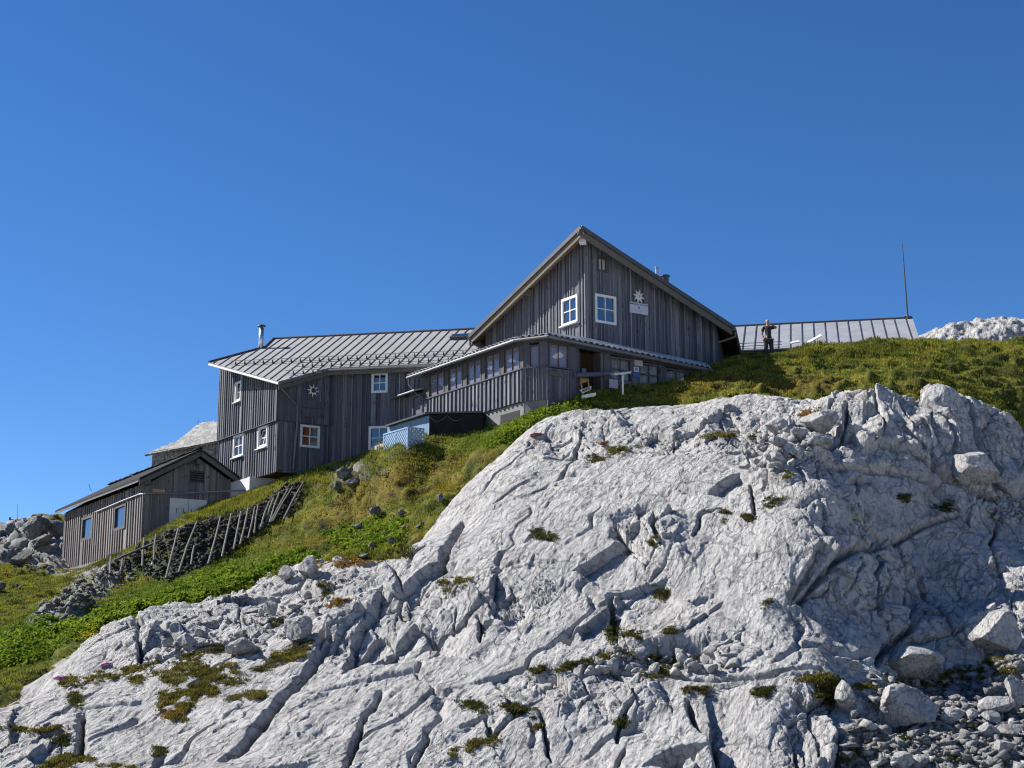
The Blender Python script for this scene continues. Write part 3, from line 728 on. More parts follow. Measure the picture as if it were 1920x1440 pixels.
def lettering(name, txt, size, origin, rt, up, n, mat, parent, depth=.004, align='CENTER', squeeze=1.0):
    cu = bpy.data.curves.new('lettering_curve', 'FONT'); cu.body = txt; cu.size = size; cu.align_x = align; cu.align_y = 'CENTER'; cu.extrude = depth; cu.offset = size * .012
    ob = bpy.data.objects.new('lettering_curve', cu); COL.objects.link(ob)
    dg = bpy.context.evaluated_depsgraph_get(); me = bpy.data.meshes.new_from_object(ob.evaluated_get(dg))
    bpy.data.objects.remove(ob); off = OFF[parent.name]
    me.name = name
    for v in me.vertices:
        c = v.co.copy(); v.co = origin + rt * (c.x * squeeze) + up * c.y + n * c.z - off
    me.materials.clear(); me.materials.append(mat)
    o = bpy.data.objects.new(name, me); COL.objects.link(o); o.parent = parent; OFF[o.name] = off; return o

# ================================================================== 1 gable house
C = P(1098, 560, 55.0)
GL = Wall(C, Ld); GR = Wall(C, Rd)
floorz = GR.sz(1200, 690)[1]
gh = empty('gabled_timber_house', (C.x, C.y, 9.5), 'tall dark timber gabled house with white flower emblem and signboard, behind the glazed veranda', 'house')
def line_top(W, p, q):
    a, b = W.sz(*p), W.sz(*q); k = (b[1] - a[1]) / (b[0] - a[0]); return lambda s: a[1] + k * (s - a[0])
tL = line_top(GL, (1088, 455), (912, 622)); tR = line_top(GR, (1107, 449), (1343, 613))
zC = (tL(0) + tR(0)) / 2
sL = GL.sz(912, 640)[0]; sR = GR.sz(1342, 650)[0]
tL2 = lambda s: zC + (tL(sL) - zC) * s / sL
tR2 = lambda s: zC + (tR(sR) - zC) * s / sR
zfl = 9.6
wL = GL.rect(1054.4, 1083.7, 557.8, 607.3); wR = GR.rect(1115.8, 1153.6, 554.6, 606.2); wA = GR.rect(1119.5, 1137, 483, 509)
cladding('left_wall_cladding', M['timber'], gh, GL, .0, sL, zfl, lambda s: tL2(s) + .05, [wL], .20, .055, .032, seed=3)
cladding('right_wall_cladding', M['timber'], gh, GR, .0, sR, zfl, lambda s: tR2(s) + .05, [wR, wA], .205, .05, .03, seed=4)
cp = MB(); cp.tone = .6; cp.box(C - Rd * .0 + Z * (zfl - C.z) - GL.n * 0 + GL.n * .0, GL.n * .07, GR.n * .07, Z * (zC - zfl)); cp.build('corner_board', M['timber'], gh)
window(gh, GL, wL); window(gh, GR, wR, sill=False, label='four-pane window facing right of the corner')
window(gh, GR, wA, 2, 1, .06, M['pole_dark'], M['grey_sign'], sill=False)
# roof: two slopes meeting over the corner, eaves carried past the walls
ov = .68
rdg = (Ld + Rd).normalized()
A2 = C + (GL.n + GR.n) * ov; A2.z = 0
r = ray(1093, 424); Az = r.z / r.y * A2.y
A = Vector((A2.x, A2.y, Az))
eR = GR.hit(1377, 613, ov); eL = GL.hit(879, 630, ov)
back = 8.0
def roof_slab(name, mat, parent, quad, n, top, th):
    mb = MB(); mb.prism([p + n * (top - th) for p in quad], n * th); return mb.build(name, mat, parent)
nR = (eR - A).cross(rdg).normalized(); nR = nR if nR.z > 0 else -nR
nL = (eL - A).cross(rdg).normalized(); nL = nL if nL.z > 0 else -nL
qR = [A, eR, eR + rdg * back, A + rdg * back]; qL = [A, eL, eL + rdg * back, A + rdg * back]
roof_slab('right_roof', M['dark_metal'], gh, qR, nR, 0, .09); roof_slab('left_roof', M['dark_metal'], gh, qL, nL, 0, .09)
roof_slab('right_soffit', M['soffit'], gh, [p + rdg * .02 for p in qR[:2]] + qR[2:], nR, -.093, .035)
roof_slab('left_soffit', M['soffit'], gh, [p + rdg * .02 for p in qL[:2]] + qL[2:], nL, -.093, .035)
for A_, e_, n_, W_, nm in ((A, eR, nR, GR, 'right'), (A, eL, nL, GL, 'left')):
    d = (e_ - A_); mb = MB(); mb.tone = .6
    p0 = A_ - n_ * .095 - W_.n * .05; dn = (n_ - W_.n * n_.dot(W_.n)).normalized()
    mb.box(p0 - dn * .26, d, dn * .25, W_.n * .04); mb.build('bargeboard', M['barge'], gh)
    mb = MB(); mb.box(A_ - dn * .12 + W_.n * .002, d, dn * .16, W_.n * .035); mb.build('verge_flashing', M['dark_metal'], gh)
# purlin ends under the verges
for W_, px, py in ((GR, 1230.5, 537), (GL, 989, 548)):
    c = W_.hit(px, py, .2); mb = MB(); mb.tone = .7; mb.cbox(c, W_.d * .18, Z * .22, W_.n * .42); mb.build('purlin_end', M['barge'], gh)
# gutters and downpipes along the eaves
for e_, nm in ((eR, 0), (eL, 1)):
    mb = MB(); mb.tube([e_ - Z * .08 + rdg * t for t in (-.05, back)], .075, 8); mb.build('gutter', M['gutter'], gh)
dp = MB(); p = eL - Z * .12 + rdg * .25; q = GL.hit(905, 652, .1)
dp.tube([p, p - Z * .25, (p * .55 + q * .45) - Z * .25, q + Z * .1, q - Z * .6], .055, 8); dp.build('downpipe', M['gutter'], gh)
dp = MB(); p = eR - Z * .12 + rdg * .3; q = GR.pt(sR + .06, 0, -.15); q.z = p.z - .62
dp.tube([p, p - Z * .22, q + Z * .15, q - Z * .8], .05, 8); dp.build('downpipe', M['gutter'], gh)
# lamp under the apex
c = GR.hit(1093.5, 448, .28); mb = MB(); nn = (GL.n + GR.n).normalized(); rt = Z.cross(nn)
prof = [(.0, .24), (.15, .24), (.19, .16), (.17, -.02), (.13, -.24), (0, -.24)]
mb.prism([c + rt * a + Z * b for a, b in [(-.13, .24), (.13, .24), (.17, .14), (.12, -.24), (-.12, -.24), (-.17, .14)]], nn * .24)
lm = mb.build('flood_lamp', M['white'], gh)
mb = MB(); mb.cbox(c + nn * .25 - Z * .03, rt * .2, Z * .34, nn * .02); mb.build('lamp_lens', M['sign_white'], lm)
mb = MB(); mb.box(c + Z * .2 - rt * .03 - nn * .2, rt * .06, Z * .06, nn * .26); mb.build('lamp_bracket', M['dark_metal'], lm)
mb = MB(); cs = star_mesh(mb, GR, 1197.6, 556, .29, .04, .03, .2); st_ = mb.build('flower_emblem', M['star'], gh)
mb = MB(); disc(mb, cs + GR.n * .045, GR.n, GR.r, .07, .012); mb.build('emblem_centre', M['offwhite'], st_)
mb = MB(); mb.cbox(cs + GR.n * .062, GR.r * .03, Z * .08, GR.n * .008); mb.build('emblem_mark', M['text'], st_)
sg = GR.rect(1179, 1213, 568.7, 589); mb = MB(); slab(mb, GR, sg[0], sg[1], sg[2], sg[3], .045, .07); sgo = mb.build('signboard', M['sign_white'], gh)
sm = (sg[0] + sg[1]) / 2; sw = sg[1] - sg[0]; sh_ = sg[3] - sg[2]
lettering('sign_lettering', 'SIMONY-HÜTTE', sh_ * .235, GR.pt(sm, sg[3] - sh_ * .17, .072), GR.r, Z, GR.n, M['text'], sgo, squeeze=.62 * sw / (sh_ * .235 * 5.4) * 1.38)
mb = MB(); disc(mb, GR.pt(sm, sg[2] + sh_ * .54, .071), GR.n, GR.r, sh_ * .115, .004); mb.build('sign_emblem', plain('slate_blue', (.10, .14, .20)), sgo)
pm_ = plain('faded_print', (.30, .31, .35))
for k, (y_, w_) in enumerate(((.33, .52), (.24, .62), (.14, .4))):
    mb = MB()
    n_ = 5 if k != 1 else 7
    for j in range(n_):
        a = sm - sw * w_ / 2 + sw * w_ * j / n_; slab(mb, GR, a, a + sw * w_ / n_ * .72, sg[2] + sh_ * (y_ - .018), sg[2] + sh_ * (y_ + .018), .0705, .073)
    mb.build('print_line', pm_, sgo)
# chimney and vent on the far slope
plR = Plane(A, rdg, eR - A)
for px, py0, py1, rr, back_ in ((1231.5, 532, 503, .07, 1.6), (1247, 545, 519, .15, 2.0)):
    q = A + (eR - A) * ((px - 1093) / 284) + rdg * back_; base = q.copy()
    rr_ = ray(px, py1); t = base.y / rr_.y; top = rr_ * t; base = Vector((top.x, top.y, base.z - .3))
    mb = MB(); mb.tube([base, Vector((top.x, top.y, top.z))], rr, 12); mb.tube([Vector((top.x, top.y, top.z)), Vector((top.x, top.y, top.z + .05))], rr * 1.3, 12)
    mb.build('chimney_pipe' if rr < .1 else 'vent_box', M['galv'] if rr < .1 else M['dark_metal'], gh)
# back and side walls that close the house
mb = MB(); mb.tone = .4
bk = rdg * 7.4
pL, pR = GL.pt(sL, 0), GR.pt(sR, 0)
for a, b, za, zb in ((pL, pL + bk, tL2(sL), tL2(sL)), (pR, pR + bk, tR2(sR), tR2(sR)), (pL + bk, C + rdg * 7.4, tL2(sL), zC), (pR + bk, C + rdg * 7.4, tR2(sR), zC)):
    v = [Vector((a.x, a.y, zfl)), Vector((b.x, b.y, zfl)), Vector((b.x, b.y, zb)), Vector((a.x, a.y, za))]
    nn = (v[1] - v[0]).cross(Z).normalized(); mb.prism(v, nn * .06)
mb.build('rear_walls', M['timber'], gh)

# ================================================================== 2 veranda
Q1 = P(980, 700, 52.0); Q2 = P(1026, 700, 51.55)
VL = Wall(Q1, Ld); VC = Wall(Q1, Q2 - Q1); VR = Wall(Q2, Rd)
sC = (Vector((Q2.x, Q2.y, 0)) - VC.o).length
zpar = (VL.sz(978, 690)[1] + VL.sz(793, 755)[1]) / 2; zcl = (VL.sz(978, 750)[1] + VL.sz(903, 777)[1]) / 2
sVL = VL.sz(793, 740)[0]; sVR = VR.sz(1316, 690)[0]
zevL = VL.sz(988, 623, .4)[1]; zevL2 = VL.sz(757, 716, .4)[1]; zevR = VR.sz(1200, 671, .4)[1]; zevR0 = VR.sz(1020, 627, .4)[1]
print('ZL', dict(zpar=zpar, zcl=zcl, zevL=zevL, zevL2=zevL2, zevR=zevR, zevR0=zevR0, zfl=floorz, zC=zC, Az=Az, eR=tuple(eR), eL=tuple(eL), sL=sL, sR=sR, sVL=sVL, sVR=sVR))
ver = empty('glazed_veranda', (Q1.x, Q1.y, zcl - .6), 'long glazed timber veranda with slatted parapet wrapped around the gabled house', 'veranda')
zev = 12.36; zevE = VR.sz(1312, 688, .4)[1]
evR = lambda s: zev + (zevE - zev) * max(0, s) / sVR   # the eave sinks a little towards the slope
zhd = zev - .13             # window head
cladding('left_parapet', M['timber'], ver, VL, 0, sVL, zcl, zpar, [], .27, .10, .05, seed=11, jit=.12)
cladding('corner_parapet', M['timber'], ver, VC, 0, sC, zcl - .02, zpar, [], .14, .03, .02, seed=12)
dr0 = VR.sz(1075, 700)[0]; dr1 = VR.sz(1131, 700)[0]
cladding('right_parapet', M['timber'], ver, VR, 0, dr0, zcl - .25, zpar - .02, [], .15, .03, .02, seed=13)
wB = VR.rect(1197, 1238, 686, 724)
zlow = VR.sz(1218, 722)[1]
mb = MB(); mb.tone = .35
for W_, a, b in ((VL, -.02, sVL + .05), (VC, 0, sC), (VR, 0, dr0)):
    slab(mb, W_, a, b, zpar, zpar + .045, -.06, .09)
mb.build('parapet_capping', M['timber_dark'], ver)
# posts, head beam, windows
mb = MB()
headW = [(VL, 0, sVL), (VC, 0, sC), (VR, 0, sVR)]
for W_, a, b in headW[:2]:
    mb.tone = .35; slab(mb, W_, a, b, zhd, zev + .02, -.10, .03)
mb.prism([VR.pt(0, zhd, -.10), VR.pt(sVR, zevE - .13, -.10), VR.pt(sVR, zevE + .02, -.10), VR.pt(0, zev + .02, -.10)], VR.n * .13)
mb.build('head_beam', M['timber_dark'], ver)
def post(W_, x0, x1, z0=None, z1=None, mat='timber', dep=.10, off=.0, name='post'):
    a, b, _, _ = W_.rect(x0, x1, 690, 700); mb = MB(); mb.tone = random.uniform(.3, .6)
    z1 = z1 or (zhd if W_ is not VR else evR(a) - .10); slab(mb, W_, a, b, z0 if z0 is not None else zpar + .045, z1, off - dep, off); return mb.build(name, M[mat], ver)
vlw = [(805, 833), (840.5, 867), (875, 902), (909, 937), (944.5, 974)]
edges = [793.5] + [e for w_ in vlw for e in w_] + [981]
for i in range(0, len(edges), 2): post(VL, edges[i], edges[i + 1], mat='pole_dark')
for x0, x1 in vlw:
    a, b, _, _ = VL.rect(x0, x1, 690, 700)
    window(ver, VL, (a, b, zpar + .045, zhd + .02), 2, 1, .028, M['pole_dark'], M['glass_reflect_tint'], False, 0, 'window', -.03, .02)
post(VC, 980, 992); post(VC, 1011.5, 1027)
a, b, _, _ = VC.rect(992.5, 1011, 650, 680); window(ver, VC, (a, b, zpar + .05, zhd - .1), 1, 1, .028, M['pole_dark'], M['glass_reflect_tint'], False, 0, 'window', -.03)
post(VR, 1026.5, 1030); 
a, b, z0, z1 = VR.rect(1030, 1066, 656, 696); window(ver, VR, (a, b, zpar + .03, zhd - .05), 2, 1, .028, M['pole_dark'], M['glass_reflect_tint'], False, 0, 'window', -.03, .012)
post(VR, 1067, 1079.5, zcl - .3, None, 'timber_dark', .16, .03); post(VR, 1080.5, 1087.5, zcl - .3, None, 'timber', .10, -.02, 'door_post')
post(VR, 1128, 1131.5, zcl - .1, None, 'pole', .07, -.02, 'door_post'); post(VR, 1132.5, 1144, zcl - .1, None, 'timber', .12, 0)
for x0, x1 in ((1184.5, 1197), (1238.5, 1247), (1290, 1316)): post(VR, x0, x1, zcl + .2, None, 'timber', .10, 0)
zA = VR.sz(1165, 711)[1]
for x0, x1 in ((1145, 1184), (1197.5, 1238), (1247.5, 1289.5)):
    a, b, _, _ = VR.rect(x0, x1, 690, 700)
    zt_ = evR(b) - .17
    w_ = window(ver, VR, (a, b, zlow, zt_), 2, 2, .04, M['timber_dark'], M['glass_curtain'], False, 0, 'window', -.03, .03)
    mb = MB(); rn = random.Random(x0)
    n_ = 26; top = []; vs = []; fs = []
    for j in range(7):
        for i in range(n_ + 1):
            t = i / n_; vs.append(VR.pt(a + .04 + (b - a - .08) * t, zlow + (zt_ - zlow) * j / 6, -.13 + .035 * math.sin(t * 22 + .8 * math.sin(j * 1.1 + x0)) + .02 * math.sin(t * 47 + j)))
    for j in range(6):
        for i in range(n_): q = j * (n_ + 1) + i; fs.append((q, q + 1, q + n_ + 2, q + n_ + 1))
    mb.add(vs, fs); mb.build('curtain', M['curtain_grey'], w_, smooth=True)
a0 = VR.sz(1146, 700)[0]; a1 = VR.sz(1300, 700)[0]
cladding('lower_boarding', M['timber'], ver, VR, a0, a1, zlow - 1.5, zlow, [], .16, .03, .02, seed=19)
# door in the recess behind the porch posts
dW = Wall(VR.pt(0, 0, -.75), Rd); a, b, _, _ = dW.rect(1086, 1129, 690, 700)
mb = MB(); rn = random.Random(5); e = a - .5
while e < b + .3:
    mb.tone = rn.gauss(.45, .2); slab(mb, dW, e, e + .115, zcl - .15, zhd, -.05, rn.uniform(-.006, .006)); e += .12
mb.build('porch_door', M['brown_wood'], ver)
mb = MB(); slab(mb, VR, dr0 - .1, dr0 - .02, zcl - .2, zhd, -.8, -.2); slab(mb, VR, dr1 + .1, dr1 + .18, zcl - .2, zhd, -.8, -.2); mb.tone = .5; mb.build('porch_side_wall', M['timber'], ver)
mb = MB(); rl = [VR.hit(1079, 703.5, .22), VR.hit(1118, 701.5, .22), VR.hit(1152, 699, .22)]; mb.tube(rl, .085, 10); mb.tone = .6; mb.build('porch_rail', M['timber'], ver)
mb = MB(); c = VR.hit(1095, 697, -.3); mb.cbox(c, VR.d * .17, Z * .24, VR.n * .02); mb.build('blue_notice', plain('blue_notice_print', (.08, .18, .28), .6, 0, .6, 30), ver)
# floor slab, plinth and the rear wall seen through the panes
mb = MB(); f_ = [VL.pt(sVL, zcl, -.1), VL.pt(0, zcl, -.1), VC.pt(sC, zcl, -.1), VR.pt(sVR, zcl, -.1), GR.pt(sR, zcl, 0), Vector((C.x, C.y, zcl)), GL.pt(sL, zcl, 0)]
mb.prism(f_, Z * .08); mb.build('floor', M['timber_dark'], ver)
mb = MB()
for W_, a, b in ((VL, -.0, VL.sz(840, 770)[0]), (VC, 0, sC), (VR, 0, dr0 + .2)):
    slab(mb, W_, a, b, zcl - 2.0, zcl - .01, -.3, -.06)
mb.build('concrete_plinth', M['concrete'], ver)
a, b, z0, z1 = VL.rect(936, 972, 776, 786); mb = MB(); slab(mb, VL, a, b, z0 - .25, z1 + .05, -.10, -.052); mb.build('plinth_opening', M['dark'], ver)
# corrugated roof
tan_r = math.tan(R_(15.5))
def corr(name, a0, b0, a1, b1, n_dir):
    """from the eave a0-b0 to the wall a1-b1"""
    mb = MB(); L = (b0 - a0).length; n = max(4, int(L / .055)); vs = []; fs = []
    for i in range(n + 1):
        t = i / n; h = .028 * math.sin(2 * math.pi * t * L / .26)
        h = .03 * max(-.6, min(.6, math.sin(2 * math.pi * t * L / .26))) / .6
        vs += [a0.lerp(b0, t) + Z * (h + .045), a1.lerp(b1, t) + Z * (h + .045)]
    for i in range(n): fs.append((2 * i, 2 * i + 2, 2 * i + 3, 2 * i + 1))
    k = len(vs); vs2 = [v - Z * .012 for v in vs]
    fs2 = [(k + a, k + d, k + c, k + b) for a, b, c, d in fs]
    mb.add(vs + vs2, fs + fs2 + [(2 * i, k + 2 * i, k + 2 * i + 2, 2 * i + 2) for i in range(n)])
    return mb.build(name, M['corrug'], ver, smooth=False)
oe = .42
e1 = VL.pt(sVL + .55, zev, oe); 
def isect(W1, o1, W2, o2):
    p1, p2 = W1.o + W1.n * o1, W2.o + W2.n * o2; d1, d2 = W1.d, W2.d
    den = d1.x * d2.y - d1.y * d2.x; t = ((p2.x - p1.x) * d2.y - (p2.y - p1.y) * d2.x) / den; return p1 + d1 * t
k1 = isect(VL, oe, VC, oe); k2 = isect(VC, oe, VR, oe); k1.z = zev; k2.z = zev
e3 = VR.pt(sVR + .1, zevE, oe)
depL = (k1 - C).dot(GL.n); depR = (k2 - C).dot(GR.n)
zjL = GR.sz(1101, 637)[1]; zjR = zev + depR * math.tan(R_(18))
g1 = GL.pt(sL + .9, zjL, .02); gC = Vector((C.x, C.y, (zjL + zjR) / 2)); g3 = GR.pt(sR, GR.sz(1340, 687)[1], .02)
apx = Vector((C.x, C.y, 0)) + (GL.n + GR.n) * .03; apx.z = max(zjL, zjR)
mid_L = Vector((apx.x, apx.y, zjL)); mid_R = Vector((apx.x, apx.y, zjL))
corr('left_roof_sheet', e1, k1, g1, mid_L, VL.n); corr('corner_roof_sheet', k1, k2, mid_L, mid_R, VC.n); corr('right_roof_sheet', k2, e3, mid_R, g3, VR.n)
mb = MB(); mb.tone = .3
for a, b in ((e1, k1), (k1, k2), (k2, e3)):
    mb.tube([a - Z * .075, b - Z * .075], .055, 8)
mb.build('gutter', M['gutter'], ver)
mb = MB(); mb.tone = .2
for a, b, W_ in ((e1, k1, VL), (k1, k2, VC), (k2, e3, VR)):
    mb.prism([a - Z * .0, b - Z * .0, b - Z * .15, a - Z * .15], -W_.n * .03)
mb.build('eave_fascia', M['timber_dark'], ver)
mb = MB(); mb.tone = .35
for a, b, c, d in ((e1, k1, mid_L, g1), (k1, k2, mid_R, mid_L), (k2, e3, g3, mid_R)):
    mb.prism([p - Z * .03 for p in (a, b, c, d)], Z * -.04)
mb.build('roof_underside', M['timber_dark'], ver)
# lower side roof and side window at the left end
zlr = VL.sz(780, 733, .3)[1]
mb = MB(); a = VL.pt(sVL + 2.0, zlr, .35); b = VL.pt(sVL - .05, zlr, .35); mb.prism([a, b, b - VL.n * 2.2 + Z * .65, a - VL.n * 2.2 + Z * .65], Z * .05); mb.build('lower_roof_sheet', M['corrug'], ver)
mb = MB(); mb.tube([a + VL.n * .04, b + VL.n * .04], .05, 8); mb.build('lower_gutter', M['gutter'], ver)
sw0, sw1 = sVL + .02, sVL + 1.5
rc = VL.rect(775.5, 792, 750, 778); rc = (sVL + .06, rc[1], rc[2] - .3, zlr - .1)
cladding('side_wall', M['timber'], ver, VL, sVL, sVL + 1.5, zcl - .6, zlr - .03, [rc], .17, .04, .02, seed=21)
window(ver, VL, rc, 1, 1, .05, M['timber'], M['glass_reflect_tint'], False)
dp = MB(); p = VL.pt(sVL + .42, zev - .05, oe); q = VL.pt(sVL - .15, zpar + .1, .1)
dp.tube([p, p - Z * .3, p.lerp(q, .5) - Z * .25, q, q - Z * .15], .035, 6); dp.build('downpipe', M['gutter'], ver)
# turquoise cloths hanging inside
for px, py, w_, h_ in ((884.5, 692, .45, .5), (860, 722, .55, .55)):
    c = VL.hit(px, py, -.28); mb = MB(); mb.cbox(c, VL.d * w_, Z * h_, VL.n * .03); mb.build('curtain', M['teal'], ver)
# pendant lamps inside; the three small ones are added as bright spots
ml, nt_, b_ = new_mat('lit_lamp_shade'); b_.inputs['Base Color'].default_value = (.8, .76, .68, 1); b_.inputs['Emission Color'].default_value = (1, .93, .8, 1); b_.inputs['Emission Strength'].default_value = .7
def pendant(c, k_, label):
    pl_ = empty('pendant_lamp', (c.x, c.y, c.z), label, 'lamp', 'pendant lamps inside the veranda')
    mb = MB(); k = 20; prf = [(.05, .13), (.24, -.02), (.25, -.05), (.10, -.09), (.02, -.08)]
    vs = []; fs = []
    for r_, h in prf:
        for j in range(k): t = 2 * math.pi * j / k; vs.append(c + Vector((math.cos(t) * r_ * k_, math.sin(t) * r_ * k_, h * k_)))
    for i in range(len(prf) - 1):
        for j in range(k): fs.append((i * k + j, i * k + (j + 1) % k, (i + 1) * k + (j + 1) % k, (i + 1) * k + j))
    mb.add(vs, fs); mb.build('lamp_shade', ml, pl_, smooth=True)
    mb = MB(); mb.tube([c + Z * .12 * k_, c + Z * .5], .012, 6); mb.build('cord', M['black'], pl_)
pendant(VR.hit(1048.5, 667, -.7), 1, 'white cone pendant lamp hanging inside the veranda corner window')
pendant(VL.hit(851, 712, -.6), .6, 'small white lamp added for brightness inside the second veranda window from the left end')
pendant(VL.hit(921, 690, -.6), .6, 'small white lamp added for brightness inside the fourth veranda window from the left end')
pendant(VL.hit(960, 676, -.7), .6, 'small white lamp added for brightness inside the veranda window beside the slatted corner')
c = VR.hit(1059.5, 689, -.5); mb = MB(); mb.tube([Vector((c.x, c.y, zcl + .08)), Vector((c.x, c.y, c.z - .09))], .03, 8); mb.tube([c - Z * .09, c + Z * .10], [.12, .01], 14)
o = mb.build('napkin_cone', M['white'], loc=(c.x, c.y, zcl)); tag(o, 'small white cone on a stand inside the veranda corner window, below the pendant lamp', 'ornament')

# arrow board, boards and signs at the porch
bpx = VR.hit(1040.5, 700.5, .08)
mb = MB(); a, b, z0, z1 = VR.rect(1029, 1057, 697, 705, .07); hh = z1 - z0
rt = VR.r; c0 = VR.pt((a + b) / 2, (z0 + z1) / 2, .07); L_ = (b - a)
sl_ = -.12
mb.prism([c0 + rt * (-L_ / 2) + Z * (0 - sl_ * -L_ / 2 * 0), c0 + rt * (-L_ / 2 + .12) + Z * hh / 2, c0 + rt * L_ / 2 + Z * (hh / 2 - .02), c0 + rt * L_ / 2 - Z * (hh / 2 + .02), c0 + rt * (-L_ / 2 + .12) - Z * hh / 2], VR.n * .025)
mb.tone = .8
o = mb.build('arrow_board', M['barge'], loc=tuple(c0)); tag(o, 'small pointed wooden direction board nailed to the slatted parapet beneath the corner window', 'sign')
lettering('board_lettering', '~~ ~~~~', .09, c0 + VR.n * .028, rt, Z, VR.n, M['text'], o)
# little roofed notice shelf on a white post
c = VR.hit(1167, 699, .9); g = P(1167, 722, c.y)
nb = empty('notice_shelter', (c.x, c.y, g.z - .3), 'narrow white weathered roof sheet on a thin white post in front of the curtained windows', 'notice shelter')
mb = MB(); a = VR.hit(1151, 700.5, 1.2); b = VR.hit(1183.5, 697.2, 1.2); d = (b - a)
n_ = 14; vs = []; fs = []
for i in range(n_ + 1):
    t = i / n_; h = .02 * math.sin(i * 1.9); vs += [a + d * t + Z * h, a + d * t - VR.n * .28 + Z * (h + .05)]
vs += [v - Z * .05 for v in vs]; k = 2 * (n_ + 1)
for i in range(n_): fs += [(2 * i, 2 * i + 2, 2 * i + 3, 2 * i + 1), (k + 2 * i, k + 2 * i + 1, k + 2 * i + 3, k + 2 * i + 2), (2 * i, k + 2 * i, k + 2 * i + 2, 2 * i + 2)]
mb.add(vs, fs); mb.build('shelter_roof', M['white'], nb)
pp = VR.hit(1167.5, 702, 1.1); mb = MB(); mb.tube([Vector((pp.x, pp.y, g.z - .4)), Vector((pp.x, pp.y, pp.z))], .035, 8); mb.build('post', M['white'], nb)
# signs by the windows
def flat_sign(name, W_, x0, x1, y0, y1, off, mat, label, cat='sign', th=.025):
    a, b, z0, z1 = W_.rect(x0, x1, y0, y1, off); mb = MB(); slab(mb, W_, a, b, z0, z1, off, off + th)
    o = mb.build(name, mat, loc=tuple(W_.pt((a + b) / 2, z0, off))); tag(o, label, cat); return o, (a, b, z0, z1)
flat_sign('junction_box', VR, 1188, 1202, 676.5, 687, .02, M['grey_sign'], 'plain grey box fixed above the arrow sign between the veranda windows', 'box', .10)
o, rc = flat_sign('arrow_sign', VR, 1188, 1197, 688, 697.5, .05, M['sign_white'], 'small white square sign with a black arrow on the post between the veranda windows')
c = VR.pt((rc[0] + rc[1]) / 2, (rc[2] + rc[3]) / 2, .077); q = (rc[3] - rc[2]) * .5
mb = MB(); u1 = (rt * -1 + Z).normalized(); u2 = Vector(rt + Z).normalized()
mb.prism([c + rt * (-.62 * q) + Z * .62 * q, c + rt * (.3 * q) + Z * .62 * q, c + rt * (.0 * q) + Z * .32 * q, c + rt * .62 * q - Z * .3 * q, c + rt * .32 * q - Z * .62 * q, c - rt * .3 * q + Z * .02 * q, c - rt * .62 * q - Z * .3 * q], VR.n * .004); mb.build('arrow_mark', M['text'], o)
o, rc = flat_sign('blue_sign', VR, 1186.5, 1199, 698.5, 707.5, .05, M['blue_sign'], 'dark blue enamel sign directly below the white arrow sign')
o, rc = flat_sign('poster_board', VR, 1142, 1158, 711.5, 728, .25, plain('lilac_print', (.33, .29, .36), .6, 0, .35, 14), 'pale printed poster board standing at the foot of the porch post', 'poster')
# honey-coloured menu stand
c = VR.hit(1098, 724, .35); ms = empty('menu_stand', (c.x, c.y, c.z - .7), 'honey coloured wooden stand with a tilted cream board at the porch entrance', 'stand')
mb = MB(); a = VR.hit(1088, 716, .2); b = VR.hit(1106, 711, .2); mb.tone = .6
mb.prism([VR.hit(1088, 720, .3), VR.hit(1105, 714.5, .3), VR.hit(1103, 709, .1), VR.hit(1088.5, 709, .1)], VR.n * -.03 + Z * .02); mb.build('stand_top', M['orange'], ms)
mb = MB(); mb.prism([VR.hit(1087.5, 731, .4), VR.hit(1109, 723.5, .4), VR.hit(1108.5, 730, .45), VR.hit(1093, 737.5, .45)], VR.n * -.03); bo = mb.build('menu_board', M['cream'], ms)
dirb = (VR.hit(1108.5, 727, .46) - VR.hit(1091, 734, .46)); cb = (VR.hit(1108.5, 727, .46) + VR.hit(1090, 734, .46)) * .5
lettering('board_lettering', 'MENÜ', .14, cb + VR.n * .01, dirb.normalized(), VR.n.cross(dirb.normalized()), VR.n, M['text'], bo)
for px in (1089.5, 1103):
    mb = MB(); t_ = VR.hit(px, 716, .15); mb.tube([t_, Vector((t_.x, t_.y, c.z - .9)) + VR.n * .2], .03, 6); mb.build('leg', M['orange'], ms)
mb = MB(); c = VR.hit(1104, 742, .7); mb.cbox(c, (VR.d * .45 + Z * .12), Vector((0, 0, .12)), VR.n * .25); o = mb.build('pale_plank', M['cream'], loc=tuple(c)); tag(o, 'short pale plank end lying in the grass below the menu stand', 'plank')
# ================================================================== 3 annex (left wing)
S0 = P(770, 760, 59.3)
SW = Wall(S0, Sd)
J = SW.hit(622, 780)
W2 = Wall(J, -Rd); K = W2.hit(523, 790); EW = Wall(K, Ld)
s2 = W2.sz(523, 790)[0]; sE = EW.sz(413, 790)[0]; sSr = SW.sz(862, 760)[0]; sSj = SW.sz(622, 780)[0]
print('ANNEX', tuple(J), tuple(K), s2, sE, sSr, sSj)
zst = (EW.sz(413, 827)[1] + EW.sz(523, 786)[1] + W2.sz(600, 797)[1]) / 3
zbt = (EW.sz(435, 909)[1] + EW.sz(522, 883)[1] + W2.sz(560, 889)[1]) / 3
ax = empty('timber_annex', (K.x, K.y, zbt), 'two storey timber wing with pale standing seam roof and steel flue, left of the veranda', 'building')
